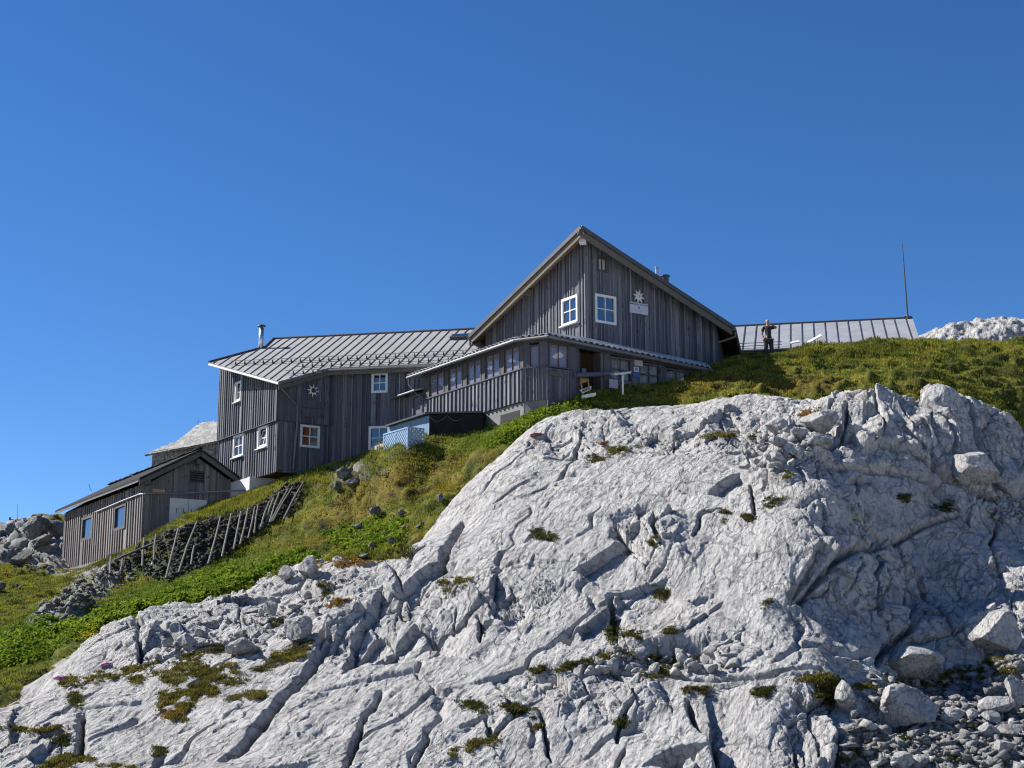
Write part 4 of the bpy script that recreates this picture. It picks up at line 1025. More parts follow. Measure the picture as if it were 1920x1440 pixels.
# roof plane: eave along the star wall, ridge behind
ge = SW.hit(615, 689, .42); bv = -SW.n; sl_a = R_(26.5)
RPn = Plane(ge, SW.d, bv * math.cos(sl_a) + Z * math.sin(sl_a))
pix = [(392, 679.5), (522, 715), (615, 689.5), (900, 671.5), (900, 624), (513, 635.5), (497, 651)]
rp3 = [RPn.hit(*q) for q in pix]
ev = RPn.uv(rp3[2])[1]
rp_uv = [RPn.uv(p) for p in rp3]
rp_uv[3] = (rp_uv[3][0], rp_uv[2][1]); rp_uv[4] = (rp_uv[4][0], rp_uv[5][1])
rp3 = [RPn.pt(*q) for q in rp_uv]
print('roof uv', rp_uv)
mb = MB(); mb.prism([p - RPn.n * .12 for p in rp3], RPn.n * .115); rf = mb.build('roof', M['roof'], ax)
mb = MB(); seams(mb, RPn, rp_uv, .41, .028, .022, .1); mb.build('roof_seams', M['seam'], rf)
mb = MB(); seams_v = rp_uv
for p, q in ((rp3[5], rp3[4]), (rp3[6], rp3[5]), (rp3[0], rp3[6])): mb.tube([p + RPn.n * .03, q + RPn.n * .03], .045, 8)
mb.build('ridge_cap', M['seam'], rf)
mb = MB()
def guard(u0, u1, v):
    for dv in (0, .13): mb.tube([RPn.pt(u0, v + dv * .3, .05 + dv), RPn.pt(u1, v + dv * .3, .05 + dv)], .012, 5)
    u = math.ceil((u0 - .1) / .41) * .41 + .1
    while u < u1: mb.box(RPn.pt(u - .02, v - .05, .02), RPn.u * .03, RPn.v * .10, RPn.n * .13); u += .41
umax = rp_uv[3][0]
guard(rp_uv[1][0] - .05, rp_uv[2][0] + 0.2, ev - .95); 
guard(rp_uv[1][0] + .05, umax, ev + .25); guard(rp_uv[0][0] + 1.2, umax, ev + 1.2)
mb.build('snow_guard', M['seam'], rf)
mb = MB(); mb.box(RPn.pt(umax - 2.05, RPn.uv(RPn.hit(858, 637))[1], .0), RPn.u * .85, RPn.v * .55, RPn.n * .14); sk = mb.build('skylight', M['seam'], rf)
mb = MB(); mb.box(RPn.pt(umax - 1.98, RPn.uv(RPn.hit(858, 637))[1] + .07, .141), RPn.u * .71, RPn.v * .41, RPn.n * .01); mb.build('pane', M['glass'], sk)
# back slope and gable fill so that the wing is closed
rgL, rgR = rp3[5], rp3[4]; bk = -SW.n * 6 - Z * 3.0
mb = MB(); mb.prism([rgL - Z * .12, rgR - Z * .12, rgR + bk - Z * .12, rgL + bk - Z * .12], Z * .1); mb.build('rear_roof', M['roof'], ax)
# fascia / gutters
mb = MB(); mb.tone = .55
fz = lambda p: p - RPn.n * .12
mb.prism([fz(rp3[1]), fz(rp3[2]), fz(rp3[2]) - Z * .22, fz(rp3[1]) - Z * .22], -W2.n * .03); mb.prism([fz(rp3[2]), fz(rp3[3]), fz(rp3[3]) - Z * .2, fz(rp3[2]) - Z * .2], -SW.n * .03)
mb.build('fascia', M['barge'], ax)
mb = MB(); mb.tube([rp3[0] - RPn.n * .10, rp3[1] - RPn.n * .10], .05, 8); mb.build('white_eave_trim', M['white'], ax)
mb = MB(); mb.tube([rp3[1] - RPn.n * .12 + SW.n * .05, rp3[2] - RPn.n * .12 + SW.n * .05, rp3[3] - RPn.n * .12 + SW.n * .05], .055, 8); mb.build('gutter', M['gutter'], ax)
# walls
def roof_z(W_, off=0):
    def f(s):
        p = W_.pt(s, 0, off); return RPn.o.z - ((p.x - RPn.o.x) * RPn.n.x + (p.y - RPn.o.y) * RPn.n.y) / RPn.n.z - .14
    return f
w1 = EW.rect(439, 457.5, 816, 856); w2 = EW.rect(485, 502, 801, 839); w3 = EW.rect(446, 456, 717, 753)
cladding('end_wall_upper', M['timber_dark'], ax, EW, -.05, sE, zst, roof_z(EW), [w3], .225, .075, .05, seed=31, off=.08, jit=.1)
cladding('end_wall_lower', M['timber_dark'], ax, EW, 0, sE, zbt, zst + .02, [w1, (w2[0], w2[1], w2[2], min(w2[3], zst + .02))], .225, .075, .05, seed=32, jit=.1)
w4 = W2.rect(563, 598, 798.5, 838.5)
cladding('corner_wall_upper', M['timber_dark'], ax, W2, 0, s2 + .05, zst, roof_z(W2), [], .17, .03, .02, seed=33, off=.06)
cladding('corner_wall_lower', M['timber_dark'], ax, W2, 0, s2, zbt, zst + .02, [w4], .17, .03, .02, seed=34)
w5 = SW.rect(698, 726.5, 700, 736); w6 = SW.rect(692.5, 730, 800, 842.5); w7 = SW.rect(781, 795, 697, 704)
cladding('star_wall', M['timber_dark'], ax, SW, sSj, sSr, zbt - .9, roof_z(SW), [w5, w6, w7], .19, .04, .024, seed=35, off=.0)
mb = MB(); mb.tone = .3
slab(mb, EW, -.06, sE, zst - .03, zst + .0, .03, .15); slab(mb, W2, 0, s2 + .06, zst - .03, zst, .03, .10); mb.build('drip_board', M['timber_dark'], ax)
mb = MB(); mb.tone = .5; slab(mb, EW, -.05, .06, zst, roof_z(EW)(0) , .06, .15); slab(mb, EW, -.02, .06, zbt, zst - .04, .0, .07); mb.build('corner_board', M['timber'], ax)
window(ax, EW, w1, 2, 2, .07, label='lower left end wall window, closed'); window(ax, EW, w2, 2, 2, .06, tilt=R_(13), label='end wall window with its sash tilted open'); window(ax, EW, w3, 1, 2, .05, tilt=R_(12), off=.08, label='small upper end wall window tilted open')
window(ax, SW, w5, sill=False, label='upper star wall window'); window(ax, SW, w6, sill=False, label='lower star wall window beside the blue lattice'); window(ax, SW, w7, 1, 1, .05, sill=False)
wc = window(ax, W2, w4, 2, 2, .07, gm=M['glass_curtain'], sill=False, label='window with rust red curtains')
for a, b, mt in ((w4[0] + .05, w4[0] + (w4[1] - w4[0]) * .45, 'curtain_grey'), (w4[0] + (w4[1] - w4[0]) * .47, w4[1] - .05, 'curtain_red')):
    vs = []; fs = []; n_ = 24; mb = MB()
    for j in range(2):
        for i in range(n_ + 1): t = i / n_; vs.append(W2.pt(a + (b - a) * t, w4[2] + (w4[3] - w4[2]) * j, -.14 + .03 * math.sin(t * 30)))
    for i in range(n_): fs.append((i, i + 1, n_ + 2 + i, n_ + 1 + i))
    mb.add(vs, fs); mb.build('curtain', M[mt], wc, smooth=True)
mb = MB(); cs = star_mesh(mb, W2, 587, 732.5, .27, .10, .03, .1); st_ = mb.build('flower_emblem', M['star'], ax)
mb = MB(); disc(mb, cs + W2.n * .03, W2.n, W2.r, .095, .035); mb.build('emblem_centre', M['black'], st_)
mb = MB(); mb.tone = .42
a, b, z0, z1 = W2.rect(565, 606, 752, 766); slab(mb, W2, a, b, z0, z1, .085, .105); a, b, z0, z1 = W2.rect(565, 606, 767.5, 784); slab(mb, W2, a, b, z0, z1, .085, .105); mb.build('weathered_panel', M['timber_dark'], ax)
dp = MB(); p = rp3[1] - RPn.n * .2 - SW.n * .12; q = W2.hit(558, 762, .1)
dp.tube([p, q, W2.hit(557, 800, .1), W2.hit(553, 840, .08), W2.hit(550, 879, .08)], .045, 8); dp.build('downpipe', M['gutter'], ax)
# underside, rear closing walls, white base
mb = MB(); mb.tone = .6
un = [EW.pt(sE, zbt + .03, -.01), EW.pt(0, zbt + .03, -.01), W2.pt(0, zbt + .03, -.01), W2.pt(0, zbt + .03, -3.0), EW.pt(sE, zbt + .03, -4)]
mb.prism(un, Z * .06); mb.build('overhang_underside', M['brown_wood'], ax)
mb = MB(); mb.tone = .3; e0 = EW.pt(sE, zbt, -.03); e9 = EW.pt(sE, zbt, -5.5)
rz = roof_z(EW)
v = [e0, e9, Vector((e9.x, e9.y, rp3[6].z - 1.4)), Vector((e0.x, e0.y, rz(sE)))]; mb.prism(v, EW.d * -.06)
mb.build('rear_wall', M['timber_dark'], ax)
bz = zbt + .02; bW = Wall(EW.pt(.55, 0, -.9), Ld); bW2 = Wall(W2.pt(s2, 0, -.9), -Rd)
c0 = P(467.5, 915, K.y + 1.6); bS = Wall(c0, Rd)
mb = MB(); s1_ = bS.sz(640, 915)[0]; slab(mb, bS, 0, s1_, zbt - 1.9, bz + .02, -.25, 0); mb.box(bS.pt(0, zbt - 1.9, -.25), Ld * 2.5, Z * (bz - zbt + 1.9), Rd * .2); mb.build('plaster_base', M['plaster'], ax)
# flue
fb = RPn.hit(490.5, 653); ft = P(490.5, 610, fb.y); fb = Vector((ft.x, fb.y, fb.z - .1))
mb = MB(); mb.tube([fb, Vector((ft.x, ft.y, ft.z - .12))], .105, 14); fl = mb.build('flue', M['galv'], ax, smooth=True)
mb = MB(); tp = Vector((ft.x, ft.y, ft.z)); mb.tube([tp - Z * .05, tp - Z * .01, tp + Z * .04], [.19, .18, .05], 14); mb.build('flue_cap', M['dark_metal'], fl)
mb = MB(); mb.tube([tp - Z * .12, tp - Z * .05], .06, 8); mb.build('flue_neck', M['dark_metal'], fl)
# ================================================================== 4 right rear wing with metal roof
D0 = P(1540, 650, 63.0); RW = Wall(D0, Sd)
zer = RW.sz(1400, 659)[1]; bv = -RW.n
e_l = RW.sz(1338, 660)[0]; e_r = RW.sz(1719, 640)[0]
rw = empty('metal_roofed_wing', (D0.x, D0.y, zer - 2.4), 'low rear wing with a long pale standing seam roof behind the grassy crest', 'building')
pr = Plane(RW.pt(0, zer, .3), RW.d, bv * math.cos(R_(27)) + Z * math.sin(R_(27)))
vt = [pr.uv(pr.hit(x_, y_))[1] for x_, y_ in ((1380, 610.5), (1550, 604), (1712, 598))]; print('rw ridge v', vt)
vr = sum(vt) / 3
ur = pr.uv(pr.hit(1719, 620))[0]; ul = pr.uv(pr.hit(1330, 640))[0]
ru = [(ul, 0), (ur, 0), (ur, vr), (ul, vr)]
us = pr.uv(pr.hit(1373, 640))[0]
mb = MB(); mb.prism([pr.pt(a, b, -.1) for a, b in [(us, 0), (ur, 0), (ur, vr), (us, vr)]], pr.n * .1); rf = mb.build('roof', M['roof_pale'], rw)
mb = MB(); mb.prism([pr.pt(a, b, -.1) for a, b in [(ul, 0), (us - .003, 0), (us - .003, vr), (ul, vr)]], pr.n * .1); mb.build('rusty_roof_sheet', M['rust'], rw)
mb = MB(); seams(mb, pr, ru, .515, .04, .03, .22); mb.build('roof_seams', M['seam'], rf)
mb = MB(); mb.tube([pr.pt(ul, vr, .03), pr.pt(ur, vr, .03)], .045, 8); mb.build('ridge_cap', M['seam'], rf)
mb = MB()
for v_, h in ((.28, .1), (.4, .2)): mb.tube([pr.pt(ul, v_, h), pr.pt(us + 2.2, v_, h)], .016, 5)
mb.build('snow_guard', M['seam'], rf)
mb = MB(); mb.tube([pr.pt(ul, -.04, -.04), pr.pt(ur, -.04, -.04)], .06, 8); mb.build('gutter', M['dark_metal'], rw)
mb = MB(); q = [pr.pt(ul, vr, -.1), pr.pt(ur, vr, -.1)]; mb.prism([q[0], q[1], q[1] - RW.n * 5 - Z * 2.5, q[0] - RW.n * 5 - Z * 2.5], Z * .08); mb.build('rear_roof', M['roof_pale'], rw)
cladding('front_wall', M['timber_dark'], rw, RW, e_l - .3, e_r - .15, zer - 2.4, zer - .06, [], .18, .04, .025, seed=41)
mb = MB(); g0 = RW.pt(e_r - .2, zer - 2.4); mb.prism([g0, g0 - RW.n * 8 , g0 - RW.n * 8 + Z * 2.3, g0 - RW.n * (vr * math.cos(R_(27)) - .3) + Z * (2.25 + vr * math.sin(R_(27))), g0 + Z * 2.3], -RW.d * .06); mb.build('gable_wall', M['timber_dark'], rw)
# leaning mast at the ridge end
mb_ = pr.pt(pr.uv(pr.hit(1703, 600))[0], vr, .04); tp = P(1692, 458, mb_.y - .2)
ms = empty('antenna_mast', tuple(mb_), 'thin dark leaning mast at the right end of the long rear roof', 'mast')
mb = MB(); mb.tube([mb_ - Z * .1, mb_.lerp(tp, .5), tp], [.04, .03, .015], 8); mb.build('rod', M['dark_metal'], ms)
mb = MB(); mb.tube([mb_ + Vector((-.07, -.08, -.38)), mb_ + Vector((0, -.06, .1))], .05, 8); mb.cbox(mb_ + Z * .02, Vector((.32, 0, 0)), Vector((0, .1, 0)), Z * .07); mb.build('bracket', M['dark_metal'], ms)
# boards leaning at the wall
for i, (x0, y0, x1, y1, lb) in enumerate(((1515, 643, 1541, 629, 'long white plank leaning against the seamed rear roof'), (1484, 643, 1500, 640.5, 'short white plank lying low at the foot of the rear roof, near the person'))):
    a, b = P(x0, y0, 61.2), P(x1, y1, 61.4); mb = MB(); mb.prism([a, b, b + Vector((0, .24, .13)), a + Vector((0, .22, .10))], Vector((0, .02, -.04))); o = mb.build('white_plank', M['white'], loc=tuple(a)); tag(o, lb, 'plank')
a, b = P(1271, 716, 54.6), P(1282, 711, 54.8); mb = MB(); mb.prism([a, b, b + Z * .07, a + Z * .05], Vector((0, .12, 0))); o = mb.build('white_lath', M['white'], loc=tuple(a)); tag(o, 'short white lath in the grass below the last veranda window', 'lath')
# ================================================================== 5 hut at the lower left
Hc = P(269.5, 950, 60.0)
hA = R_(31.2); hLd = Vector((-math.sin(hA), math.cos(hA), 0)); hRd = Vector((math.cos(hA), math.sin(hA), 0))
HL = Wall(Hc, hLd); HG = Wall(Hc, hRd)
sHL = HL.sz(121, 1000)[0]; sHG = HG.sz(431, 940)[0]
zct = (HL.sz(268, 908)[1] + HL.sz(124, 966)[1]) / 2
hb1 = HL.sz(123, 1064)[1]; hb0 = HL.sz(207, 1038)[1]
print('HUT', sHL, sHG, zct, HL.sz(268, 908), HL.sz(124, 966), hb1, hb0)
hut = empty('board_hut', (Hc.x, Hc.y, zct - 2.4), 'low board-clad hut with two small windows and white double hatch, lowest on the left slope', 'hut')
ha = HG.sz(371, 853); hs = ha[0]; hz = ha[1]
zrt = HG.sz(431, 898)[1]
kl = (hz - zct) / hs
zct = HL.sz(268, 906)[1]; kl = (hz - zct) / hs
gt = lambda s: (zct + kl * s if s < hs else hz - (hz - zrt) * (s - hs) / (sHG - hs)) - .1
wa = HL.rect(155, 173, 971, 1013); wb = HL.rect(216, 236.5, 945, 990)
wa = (wa[0], wa[1], (wa[2] + wb[2]) / 2, (wa[3] + wb[3]) / 2); wb = (wb[0], wb[1], wa[2], wa[3])
zb_l = lambda s: hb1
cladding('long_wall', M['timber_hut'], hut, HL, 0, sHL, hb1 - .05, zct - .05, [wa, wb], .34, .12, .05, seed=51, jit=.08)
vt_ = HG.rect(356.5, 383, 883, 905)
cladding('gable_wall', M['timber_hut'], hut, HG, 0, sHG, zct - 3.0, gt, [vt_], .145, .035, .02, seed=52)
mb = MB(); mb.tone = .5; mb.box(Vector((Hc.x, Hc.y, zct - 2.8)), HL.n * .07, HG.n * .05, Z * 2.7); mb.build('corner_board', M['timber_hut'], hut)
for rc, lb in ((wa, 'window farther from the gable end'), (wb, 'window nearer the gable end')): window(hut, HL, rc, 1, 1, .10, M['pole_dark'], M['glass'], False, label=lb)
mb = MB(); slab(mb, HG, vt_[0], vt_[1], vt_[2], vt_[3], -.12, -.06); mb.build('dark_vent', M['dark'], hut)
mb = MB(); mb.tone = .2
for j in range(5): zz = vt_[2] + (vt_[3] - vt_[2]) * (j + .3) / 5; slab(mb, HG, vt_[0] + .02, vt_[1] - .02, zz, zz + .05, -.05, -.02)
mb.build('vent_slats', M['pole_dark'], hut)
# white hatch
hw = HG.rect(317, 386, 936, 984); zt_ = (HG.sz(317, 932)[1] + HG.sz(386, 940)[1]) / 2; mb = MB(); md = (hw[0] + hw[1]) / 2
slab(mb, HG, hw[0], md - .008, zt_ - 1.5, zt_, .03, .07); slab(mb, HG, md + .008, hw[1], zt_ - 1.5, zt_, .03, .07); dr = mb.build('double_door', M['offwhite'], hut)
mb = MB()
for px in (330, 343, 358, 371): s_, z_ = HG.sz(px, 957 + (px - 330) * .06); slab(mb, HG, s_ - .015, s_ + .015, z_ - .10, z_ + .09, .071, .078)
mb.build('door_slots', M['dark_metal'], dr)
mb = MB(); s_, z_ = HG.sz(348, 961.5); slab(mb, HG, s_ - .1, s_ + .1, z_ - .04, z_ + .02, .071, .085); mb.build('door_bolt', M['curtain_red'], dr)
a, b, z0, z1 = HG.rect(285, 308, 918, 924); mb = MB(); mb.tone = .8; slab(mb, HG, a, b, z0, z1, .04, .06); mb.build('name_board', M['orange'], hut)
# roof
ho = .38; hl = sHL + .6
apx_ = HG.pt(hs, hz + .10, ho); e1_ = HL.pt(-ho, zct - .05 + .04, .45); e2_ = HG.pt(sHG + .25, zrt - .03, ho)
eL0 = HG.hit(261.5, 900.5, ho) 
bkv = hLd * (hl + ho)
for nm, a, b in (('left_roof', apx_, eL0), ('right_roof', apx_, e2_)):
    mb = MB(); mb.prism([a, b, b + bkv, a + bkv], Z * .11); o = mb.build(nm, M['bitumen'], hut)
    mb = MB(); mb.tone = .6; mb.prism([a - Z * .005, b - Z * .005, b - Z * .2, a - Z * .2], -HG.n * .035); mb.build('bargeboard', M['barge'], hut)
mb = MB(); mb.tone = .8; mb.box(eL0 - Z * .06 + hLd * .05, hLd * (hl), Z * .07, HL.n * .03); mb.build('eave_board', M['pole'], hut)
mb = MB(); mb.tone = .5
c = HG.hit(370.5, 867, .2); mb.cbox(c, HG.d * .16, Z * .2, HG.n * .4); c = HG.pt(.05, zct - .03, .2); mb.cbox(c, HG.d * .16, Z * .18, HG.n * .4); mb.build('purlin_end', M['barge'], hut)
mb = MB(); n_ = 40
for i in range(n_):                                                    # ragged shingle edge along the ridge
    t = (i + .5) / n_; mb.tone = random.random(); mb.cbox(apx_ + bkv * t + Z * (.13 + random.uniform(-.02, .03)), hLd * .28, hRd * .25, Z * .03)
mb.build('ridge_shingles', M['bitumen'], hut)
mb = MB(); mb.prism([HL.pt(sHL, hb1 - .4), HL.pt(sHL, hb1 - .4) + hRd * sHG, HL.pt(sHL, zrt) + hRd * sHG, HL.pt(sHL, hz) + hRd * hs, HL.pt(sHL, zct)], -hLd * .05); mb.prism([HG.pt(sHG, zct - 3), HG.pt(sHG, zct - 3) + hLd * sHL, HG.pt(sHG, zrt) + hLd * sHL, HG.pt(sHG, zrt)], -hRd * .05); mb.build('rear_walls', M['timber_hut'], hut)
mb = MB(); slab(mb, HL, 0, sHL, hb1 - .7, hb1 - .055, -.25, .01); mb.build('stone_footing', M['concrete'], hut)
# service pipe along both walls, across to the annex
mb = MB(); pts = [HL.hit(180, 960, .1), HL.hit(225, 941, .1), HL.hit(262, 926.5, .1), HG.hit(272, 925, .14), HG.hit(335, 925.5, .12), HG.hit(431, 921, .12), P(466, 919, K.y + 1.3)]
mb.tube(pts, .032, 6); o = mb.build('service_pipe', M['galv'], loc=tuple(pts[0])); tag(o, 'thin grey pipe running along the board hut and across to the annex base', 'pipe')
# roof aerial wire of the hut
a = P(172, 921, 66); mb = MB(); mb.tube([a, P(169, 916, 66), P(166.5, 908, 66)], .012, 5); mb.build('aerial_wire', M['dark_metal'], hut)
# ================================================================== 6 stone house behind
T0 = P(285, 868, 74.0); TW = Wall(T0, Sd)
a1 = TW.sz(440, 840)[0]; zt0 = TW.sz(285, 854)[1]; zt1 = TW.sz(411, 827)[1]; s11 = TW.sz(411, 827)[0]
zt = (zt0 + zt1) / 2; print('STONE', zt0, zt1, s11)
sh = empty('stone_house', (T0.x, T0.y, zt - 2.5), 'small rough stone house with pale shingled roof behind the board hut', 'house')
mb = MB(); rn = random.Random(9); z_ = zt - 2.5; vs = []
mb.prism([TW.pt(0, z_), TW.pt(a1 + 2, z_), TW.pt(a1 + 2, zt1 + .45), TW.pt(0, zt0 + .18)], -TW.n * .4)
zz = z_
while zz < zt1:
    h = rn.uniform(.16, .26); s_ = rn.uniform(-.2, 0)
    while s_ < a1:
        w_ = rn.uniform(.22, .5); a, b = max(0, s_), s_ + w_ - .035; tz = zt0 + (zt1 - zt0) * ((a + b) / 2 / s11)
        if b - a > .06 and zz + h < tz + .12: mb.tone = rn.random(); slab(mb, TW, a, b, zz, zz + h - .03, -.02, rn.uniform(.015, .06))
        s_ += w_
    zz += h
mb.build('wall', M['masonry'], sh)
mb = MB(); g0 = TW.pt(0, z_, -.2); mb.prism([g0, g0 - TW.n * 6, g0 - TW.n * 6 + Z * (zt0 - z_), g0 + Z * (zt0 - z_)], TW.d * .3); mb.build('side_wall', M['masonry'], sh)
tl = TW.hit(271, 853, .35); tr = TW.hit(440, 820.5, .35)
pS = Plane(tl, tr - tl, -TW.n * math.cos(R_(36)) + Z * math.sin(R_(36)))
sp = [pS.hit(271, 852.5), pS.hit(420, 824.5), pS.hit(420, 788.8), pS.hit(370, 797.5), pS.hit(352, 813), pS.hit(331, 829)]
mb = MB(); mb.prism([p - pS.n * .1 for p in sp], pS.n * .1); rf = mb.build('roof', M['masonry'], sh)
spu = [pS.uv(p) for p in sp]; mb = MB(); v_ = 0.0; vm = max(p[1] for p in spu)
while v_ < vm:
    for a, b in clip_line(spu, v_ + .02, 1):
        u = a + rn.uniform(-.1, 0)
        while u < b:
            w_ = rn.uniform(.16, .32); mb.tone = rn.random(); o0 = max(u, a); mb.box(pS.pt(o0, v_ - rn.uniform(.0, .06), 0.006 + rn.uniform(0, .006)), pS.u * max(.03, min(w_ - .012, b - o0)), pS.v * .26 + pS.n * .0, pS.n * .014); u += w_
    v_ += .21
m_, nt_, b_ = new_mat('shingles'); at_ = nd(nt_, 'ShaderNodeAttribute', attribute_name='tone').outputs['Fac']
nt_.links.new(ramp(nt_, at_, [(0, (.15, .148, .14)), (1, (.30, .295, .285))]), b_.inputs['Base Color']); b_.inputs['Roughness'].default_value = .8
mb.build('shingles', m_, rf)
mb = MB(); a = P(371, 797, sp[3].y); mb.tube([a, a + Z * .28], .015, 5); mb.build('roof_spike', M['dark_metal'], sh)
# ================================================================== 7 lean-to shed and lattice below the veranda
B0 = P(805, 800, 54.0); BL = Wall(B0, Ld); r1 = P(902, 790, 53.6); BF = Wall(B0, Vector((r1.x - B0.x, r1.y - B0.y, 0)))
zsh = BL.sz(805, 777.5)[1]; sB = BL.sz(731, 800)[0]; sF = BF.sz(903, 790)[0]
sd = empty('lean_to_shed', (B0.x, B0.y, zsh - 1.3), 'low dark tarpaulin-covered lean-to shed under the slatted veranda', 'shed')
mb = MB(); mb.prism([BL.pt(sB + .1, zsh, .15), B0 * 0 + BL.pt(0, zsh, .15) + BF.n * .12, BF.pt(sF, zsh - .02, .12), BF.pt(sF, zsh + .12, -3.5), BL.pt(sB + .1, zsh + .12, -2.6)], Z * .06); mb.build('roof', M['dark_metal'], sd)
mb = MB(); rn = random.Random(4); n_ = 30; vs = []; fs = []
for j in range(9):
    for i in range(n_ + 1):
        t = i / n_; zz = zsh - .02 - j * .19; vs.append(BF.pt(sF * t, zz, .02 + .03 * math.sin(t * 17 + j * .5) * (j / 8) + .015 * math.sin(t * 41)))
for j in range(8):
    for i in range(n_): q = j * (n_ + 1) + i; fs.append((q, q + 1, q + n_ + 2, q + n_ + 1))
mb.add(vs, fs); mb.build('tarpaulin', M['tarp'], sd, smooth=True)
mb = MB(); mb.tube([BF.pt(sF * t, zsh - .06 - .22 * abs(math.sin(t * 9.0)), .07) for t in [i / 24 * .62 for i in range(25)]], .014, 5); mb.build('rope', M['pole'], sd)
mb = MB(); e = 0
while e < sB:
    mb.tone = rn.random(); slab(mb, BL, e, e + .19, zsh - 1.9, zsh - .02, -.04, rn.uniform(0, .01)); e += .2
mb.build('blue_boards', M['blue'], sd)
mb = MB(); slab(mb, BL, -.02, .5, zsh - 1.6, zsh - .75, .012, .03); mb.build('grey_panel', M['offwhite'], sd)
mb = MB(); mb.prism([BF.pt(sF, zsh - 1.9, 0), BF.pt(sF, zsh - 1.9, -2), BF.pt(sF, zsh, -2), BF.pt(sF, zsh, 0)], BF.d * .04); mb.build('side_wall', M['tarp'], sd)
# blue lattice enclosure
L0 = P(765.5, 815, 53.0); LL = Wall(L0, Ld); LRt = Wall(L0, Rd)
zl = (LL.sz(764, 802)[1] + LL.sz(720, 817)[1]) / 2; sl1 = LL.sz(719.5, 830)[0]; sl2 = LRt.sz(795, 815)[0]
lt = empty('lattice_screen', (L0.x, L0.y, zl - .7), 'pale blue lattice screen box standing in the grass before the lean-to shed', 'screen')
def lattice(W_, L, name, sp=.16, holes_r=.05):
    mb = MB(); zb_ = zl - 1.0; fr = .05
    npan = max(1, round(L / .95)); pw = L / npan
    for k in range(npan + 1):
        s_ = min(max(0, k * pw - fr / 2), L - fr); slab(mb, W_, s_, s_ + fr, zb_, zl, -.03, .03)
    slab(mb, W_, 0, L, zl, zl + .045, -.035, .035)
    # diagonal slats, two layers, clipped to each panel
    for k in range(npan):
        A0, B0_ = k * pw + fr / 2, (k + 1) * pw - fr / 2; C0, D0_ = zb_, zl; hgt = D0_ - C0
        for sg_, o_ in ((1, -.012), (-1, .002)):
            t = A0 - hgt if sg_ > 0 else A0
            while t < B0_ + (hgt if sg_ < 0 else 0):
                # slat centre line s = t + sg*(z-C0)
                z0_, z1_ = C0, D0_
                if sg_ > 0: z0_ = max(z0_, C0 + (A0 - t)); z1_ = min(z1_, C0 + (B0_ - t))
                else: z0_ = max(z0_, C0 + (t - B0_)); z1_ = min(z1_, C0 + (t - A0))
                if z1_ - z0_ > .03:
                    hw_ = .045; s0_ = t + sg_ * (z0_ - C0); s1__ = t + sg_ * (z1_ - C0)
                    mb.prism([W_.pt(s0_ - hw_, z0_, o_), W_.pt(s0_ + hw_, z0_, o_), W_.pt(s1__ + hw_, z1_, o_), W_.pt(s1__ - hw_, z1_, o_)], W_.n * .012)
                t += sp
    return mb.build(name, M['lattice'], lt)
lattice(LL, sl1, 'left_lattice'); lattice(LRt, sl2, 'right_lattice')
mb = MB(); a, b, z0, z1 = LL.rect(706, 719.5, 834, 853); e = a; rn = random.Random(3)
while e < b: mb.tone = rn.random(); slab(mb, LL, e, e + .125, z0 - .5, z1 + rn.uniform(0, .02), .0, .025); e += .135
o = mb.build('board_fence', M['fence'], loc=tuple(LL.pt(a, z0 - .5))); tag(o, 'short stretch of pale upright boards left of the blue lattice screen', 'fence')
# ================================================================== 8 weather station on the far left
def station(px, py0, py1, Y, arms, label):
    b = P(px, py0, Y); t = P(px + .5, py1, Y); o = empty('weather_mast', tuple(b), label, 'weather mast')
    mb = MB(); mb.tube([b - Z * .5, t], [.03, .015], 6); mb.build('pole', M['galv'], o)
    for k, (x0, y0, x1, y1) in enumerate(arms):
        mb = MB(); p, q = P(x0, y0, Y), P(x1, y1, Y); mb.tube([p, q], .022, 6); mb.tube([p + Z * .12, p - Z * .12], [.055, .05], 8); m_ = p.lerp(q, .5); mb.tube([m_, m_ - Z * .2], .035, 6); mb.build('instrument_arm', M['dark_metal'], o)
station(32.5, 1000, 945, 80, [(18.5, 974, 33, 974.5), (33, 984, 28, 985)], 'slender weather mast with instrument arms on the far left rocks')
station(9, 1004, 990, 80.5, [(13, 995, 24, 998), (9, 993, 14, 995)], 'short stubby instrument post beside the tall weather mast on the far left rocks')
# ================================================================== terrain meshes
import bmesh
def pz(poly):
    return np.array(poly, float)
def in_poly(px, py, poly):
    poly = pz(poly); r = np.zeros(len(px), bool); j = len(poly) - 1
    for i in range(len(poly)):
        xi, yi = poly[i]; xj, yj = poly[j]
        r ^= ((yi > py) != (yj > py)) & (px < (xj - xi) * (py - yi) / (yj - yi + 1e-12) + xi); j = i
    return r
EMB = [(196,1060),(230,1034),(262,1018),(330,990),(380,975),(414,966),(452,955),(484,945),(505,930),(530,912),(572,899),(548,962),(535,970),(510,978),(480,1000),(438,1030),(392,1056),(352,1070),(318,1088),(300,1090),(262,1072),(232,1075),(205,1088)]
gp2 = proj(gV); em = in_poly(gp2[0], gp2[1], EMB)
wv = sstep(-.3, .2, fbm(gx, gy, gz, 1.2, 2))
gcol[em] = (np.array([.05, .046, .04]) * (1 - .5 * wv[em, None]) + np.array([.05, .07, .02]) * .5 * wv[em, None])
tag(mesh_np('rocky_terrain', rockV, grid_faces(NR, NT), M['rock'], True), kind='structure')
tag(mesh_np('hillside', gV, grid_faces(GR_, GT), M['turf'], True, gcol), kind='structure')
